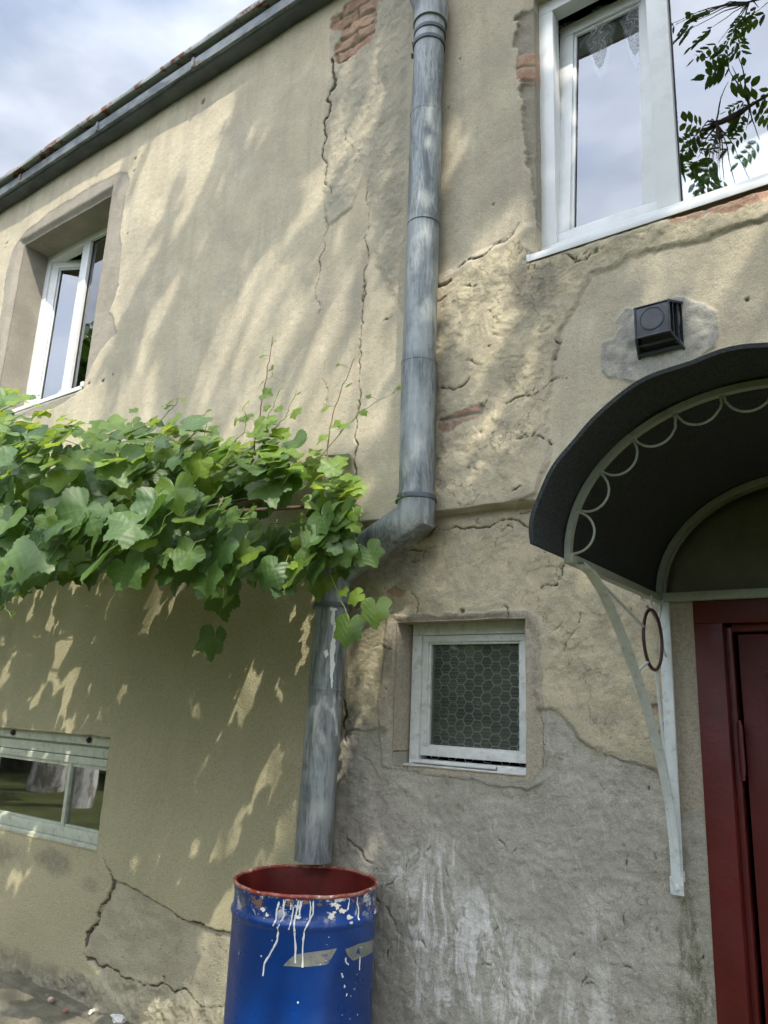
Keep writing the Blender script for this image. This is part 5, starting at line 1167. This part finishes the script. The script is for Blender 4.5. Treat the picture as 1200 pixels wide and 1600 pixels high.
NEAR = [(-1.09, -2.16, 6.58), (-0.94, -2.29, 6.5), (-0.84, -2.42, 6.38), (-0.75, -2.55, 6.8), (-0.65, -2.68, 6.67), (-0.79, -2.16, 5.97), (-0.53, -2.29, 6.48), (-0.62, -2.42, 5.88), (-0.77, -2.55, 5.92), (-0.88, -2.68, 5.96), (-0.61, -2.16, 5.39), (-0.71, -2.29, 5.38), (-1.02, -2.42, 5.69), (-1.16, -2.55, 5.79), (-1.18, -2.68, 5.77), (-0.9, -2.16, 5.32), (-0.65, -2.29, 5.14), (-0.82, -2.42, 5.33), (-1.02, -2.55, 5.39), (-0.6, -2.68, 5.6), (-0.68, -2.16, 4.92), (-0.5, -2.29, 5.54), (-0.41, -2.42, 5.91), (-0.43, -2.55, 5.33), (-0.39, -2.68, 6.58), (-0.56, -2.16, 4.97)]
# the big tree to the right: crown placed where its shade reaches the wall
big = thing('walnut_tree', 'tall leafy walnut tree mirrored in the upper right window', 'tree', (3.2, -6.6, 0))
r = random.Random(5); tm = MB(); T0 = Vector((3.2, -6.6, -.1)); branch(tm, T0, (2.9, -6.2, 4.5), .24, .17, r, wob=.01); fork = Vector((2.9, -6.2, 4.5))
tips = [Vector(p) for p in ((.2, -4.6, 7.2), (1.2, -5.4, 10.2), (3.2, -6.0, 11.8), (5.0, -5.6, 9.6), (2.4, -4.2, 8.4), (.4, -4.3, 9.6), (.3, -4.2, 8.0), (4.4, -4.2, 7.0), (1.0, -3.9, 6.6))]
nodes = []
for tp in tips: nodes += branch(tm, fork+Vector((r.uniform(-.1, .1), 0, r.uniform(-.3, .3))), tp, .10, .03, r, 10, .05)[3:]
SD = SUN
vs = []; fs = []; at = []; tw = MB(); cnt = 0
def dens(u, z):
    """share of the sun kept off the wall around (u, z)"""
    d = .37
    if -4.3 < u < -1.9 and z > 2.6: d = .31
    if u > -1.75 and z > 3.5: d = .55
    if u < -4.2 and z > 3: d = .16
    if u < -3.2 and z > 4.5: d = .16
    if -1.75 < u < -.8 and 1.3 < z < 3.5: d = .20
    if u > -.9 and 2.2 < z < 3.5: d = .30
    if z < 1.30 and u > -2.05: d = .80
    if u < -2.1 and z < 2.2: d = .12
    return d
clumps = []
ca_, sa_ = .47, .88     # clumps banded along the sun's slope to shape streaked shade on the wall
for _ in range(14000):
    u = r.uniform(-6.4, 1.4); z = r.uniform(-.2, 5.3); al = u*ca_+z*sa_; ac = u*sa_-z*ca_
    k = vn(np.array([ac*4.5]), np.array([al*.8]), 90)[0]*.32+vn(np.array([ac*12.5]), np.array([al*1.7]), 95)[0]*.68
    if k < 1-dens(u, z)-.10: continue
    if patchd(u, z) < .10: continue
    s_ = r.uniform(4.2, 7.6); p = Vector((u, 0, z))+SD*s_
    if p.y < -5.4 or p.z > 11: continue
    xw = p.x*2.65/(2.65-p.y); zw = 1.5+(p.z-1.5)*2.65/(2.65-p.y)
    if -1.3 < xw < -.60 and 3.0 < zw < 8: continue
    if -.60 <= xw < .1 and 3.3 < zw < 4.8: continue
    q_ = p-Vector((0, -2.65, 1.5)); dz_ = q_.dot(fw)
    if dz_ > .3 and abs(q_.dot(r2))/dz_ < .66 and abs(q_.dot(u2))/dz_ < .85: continue      # that stretch of sky stays open
    if p.x < -1.6: continue
    clumps.append(p)
r.shuffle(clumps); clumps = clumps[:1500]; print('clumps', len(clumps))
near = []   # the low boughs that stand in the pane
for (x, y, z) in NEAR:
    for k in range(4): near.append(Vector((x+r.uniform(-.10, .10), y+r.uniform(-.12, .12), z+r.uniform(-.10, .10))))
B0 = branch(tm, fork, (.9, -3.2, 6.9), .07, .03, r, 8, .04); B1 = branch(tm, (.9, -3.2, 6.9), (-.9, -2.3, 5.7), .028, .008, r, 8, .05); B2 = branch(tm, (.9, -3.2, 6.9), (-.6, -2.3, 6.6), .022, .006, r, 8, .05); B3 = branch(tm, (.9, -3.2, 6.9), (.0, -2.3, 5.3), .022, .006, r, 8, .05)
nodes2 = B1+B2+B3+B0[4:]
tm.build('trunk', M_bark, big, smooth=True)
for p in near:
    if patchd(*shade_uv(p)) < .05: continue
    nd = min(nodes2, key=lambda q: (q-p).length_squared); tw.tube([nd, nd.lerp(p, .5)+Vector((0, 0, .03)), p], [.005, .0035, .002], 5, cap=False)
    d = (p-nd).normalized()*.4+Vector((r.uniform(-1, .5), r.uniform(-.5, .5), r.uniform(-.9, .1))); leaflets(vs, fs, at, p, d, Vector((r.uniform(-.5, .5), r.uniform(-.9, .3), 1)), r.uniform(.13, .22), .42, r)
for p in clumps:
    nd = min(nodes, key=lambda q: (q-p).length_squared)
    if cnt % 4 == 0:
        tw.tube([nd, nd.lerp(p, .5)+Vector((0, 0, .12)), p], [.012, .007, .003], 4, cap=False)
    cnt += 1
    for q in range(r.choice((1, 1, 2))):
        d = Vector((-.5, .5, -.95))+Vector((r.uniform(-.6, .6), r.uniform(-.6, .6), r.uniform(-.4, .4))); n = Vector((r.uniform(-.5, .5), r.uniform(-.6, .3), 1))
        leaflets(vs, fs, at, p+Vector((r.uniform(-.05, .05), r.uniform(-.05, .05), r.uniform(-.05, .05))), d, n, r.uniform(.24, .36), .50, r)
tw.build('twigs', M_bark, big)
b = MB(); b.v = vs; b.f = fs; b.m = [0]*len(fs); b.attr = {'lrnd': at}; b.build('crown', M_tleaf, big)
def garden_tree(x, y, h, cr_, label, n, seed, bark, lean=(0, 0), z0=1.8, tr_=.17, name='garden_tree', cat='tree'):
    r = random.Random(seed); o = thing(name, label, cat, (x, y, 0), 'trees across the garden'); m = MB(); top = Vector((x+lean[0], y+lean[1], h*.62))
    P = branch(m, (x, y, -.1), top, tr_, tr_*.5, r, 8, .012); nd = []
    for k in range(9):
        a = r.uniform(0, 2*PI); nd += branch(m, P[r.randint(4, 8)], top+Vector((math.cos(a)*cr_*.7, math.sin(a)*cr_*.7, r.uniform(-.1, .34)*h)), tr_*.3, .012, r, 6, .06)
    m.build('trunk', bark, o, smooth=True); vs = []; fs = []; at = []
    lobes = [(top+Vector((r.uniform(-.6, .6)*cr_, r.uniform(-.6, .6)*cr_, r.uniform(-.25, .30)*h)), r.uniform(.35, .6)*cr_) for _ in range(9)]
    for i in range(n):
        c, rad = r.choice(lobes); d = Vector((r.gauss(0, 1), r.gauss(0, 1), r.gauss(0, 1))).normalized(); p = c+d*rad*r.uniform(.55, 1.05)
        if p.z < z0: continue
        for q in range(2):
            l = r.uniform(.16, .34); a_ = Vector((r.uniform(-1, 1), r.uniform(-1, 1), r.uniform(-.8, .3))).normalized(); w_ = a_.orthogonal().normalized(); w_.rotate(Quaternion(a_, r.uniform(0, 6))); b_ = len(vs); A = r.random()
            p2 = p+Vector((r.uniform(-.2, .2), r.uniform(-.2, .2), r.uniform(-.2, .2)))
            for (f, s_) in ((0, 0), (.4, .5), (1, 0), (.4, -.5)): vs.append(tuple(p2+a_*l*f+w_*l*s_)); at.append(A)
            fs.append((b_, b_+1, b_+2, b_+3))
    b = MB(); b.v = vs; b.f = fs; b.m = [0]*len(fs); b.attr = {'lrnd': at}; b.build('crown', M_tleaf, o); return o
garden_tree(-10.45, -4.3, 6.0, 1.6, 'tree with a bright whitewashed trunk mirrored in the low window', 2600, 31, M_white, (.35, -.1), 2.2, .19)
garden_tree(-12.6, -5.1, 8.5, 2.4, 'tree with a broad grey white trunk mirrored behind the low window', 2600, 32, M_white, (1.1, .2), 2.6, .34)
garden_tree(-20, -9, 9, 4.2, 'dark leafy tree farthest left across the garden', 3800, 33, M_bark, z0=.3, tr_=.25)
garden_tree(-16, -14, 10, 4.6, 'dark leafy tree behind the shed across the garden', 3800, 34, M_bark, z0=.3, tr_=.25)
garden_tree(-7, -13, 6.5, 4.6, 'round dark tree in the middle of the garden', 3800, 35, M_bark, z0=.2, tr_=.22)
garden_tree(2, -15, 7, 4.8, 'dark tree across the garden opposite the door', 3800, 36, M_bark, z0=.2, tr_=.24)
garden_tree(10, -9, 9, 4.2, 'dark tree at the right end of the garden', 3200, 37, M_bark, z0=.2, tr_=.22)
garden_tree(-24, -3, 8, 3.8, 'dark tree near the far left corner of the garden', 3200, 38, M_bark, z0=.2, tr_=.22)
for (x, y, h, c, lb, sd) in ((-16.3, -6.6, 1.9, 1.3, 'leafy garden bush farthest left in front of the shed', 51), (-14.6, -7.0, 1.5, 1.1, 'low leafy bush behind the broad grey white trunk', 52), (-13.0, -7.3, 1.8, 1.1, 'leafy bush right of the whitewashed trunk', 53), (-11.6, -7.6, 1.4, 1.0, 'rounded bush mirrored at the right end of the low window', 54)):
    garden_tree(x, y, h, c, lb, 1500, sd, M_bark, z0=.0, tr_=.04, name='garden_bush', cat='bush')['group'] = 'bushes across the garden'
# clipped hedge closing the garden
r = random.Random(99); vs = []; fs = []; at = []
for i in range(9000):
    x = r.uniform(-30, 14); p = Vector((x, -11.5+r.uniform(-.7, .7)+.4*math.sin(x*.9), r.uniform(0, 2.6)+.3*math.sin(x*1.7))); l = r.uniform(.2, .42)
    a_ = Vector((r.uniform(-1, 1), r.uniform(-.6, .6), r.uniform(-1, 1))).normalized(); w_ = a_.cross(Vector((0, 1, 0))).normalized(); b_ = len(vs); A = r.random()
    for (f, s_) in ((0, 0), (.4, .5), (1, 0), (.4, -.5)): vs.append(tuple(p+a_*l*f+w_*l*s_)); at.append(A)
    fs.append((b_, b_+1, b_+2, b_+3))
b = MB(); b.v = vs; b.f = fs; b.m = [0]*len(fs); b.attr = {'lrnd': at}; o = b.build('hedge', M_tleaf, None); o['kind'] = 'stuff'; o['label'] = 'dark leafy hedge closing the far side of the garden'
# shed mirrored in the low window
sh = thing('garden_shed', 'dark plank shed with a pale sheet roof mirrored in the low window', 'shed', (-17.5, -6.2, 0))
M_plank = simple('dark_planks', (.10, .085, .07), .85, var=.3, nsc=6)
b = MB()
for i in range(16): b.box(-18.9+i*.19, -18.9+i*.19+.18, -7.2, -5.2, -.05, 2.0)
b.build('plank_wall', M_plank, sh)
b = MB(); b.add([(-19.1, -5.0, 2.0), (-15.6, -5.0, 2.0), (-15.6, -6.2, 2.6), (-19.1, -6.2, 2.6), (-15.6, -7.4, 2.0), (-19.1, -7.4, 2.0), (-19.1, -5.0, 1.95), (-15.6, -5.0, 1.95), (-15.6, -7.4, 1.95), (-19.1, -7.4, 1.95)], [(0, 1, 2, 3), (3, 2, 4, 5), (0, 6, 7, 1), (5, 4, 8, 9), (1, 7, 8, 4, 2), (0, 3, 5, 9, 6), (6, 9, 8, 7)])
b.build('roof', M_zedge, sh)
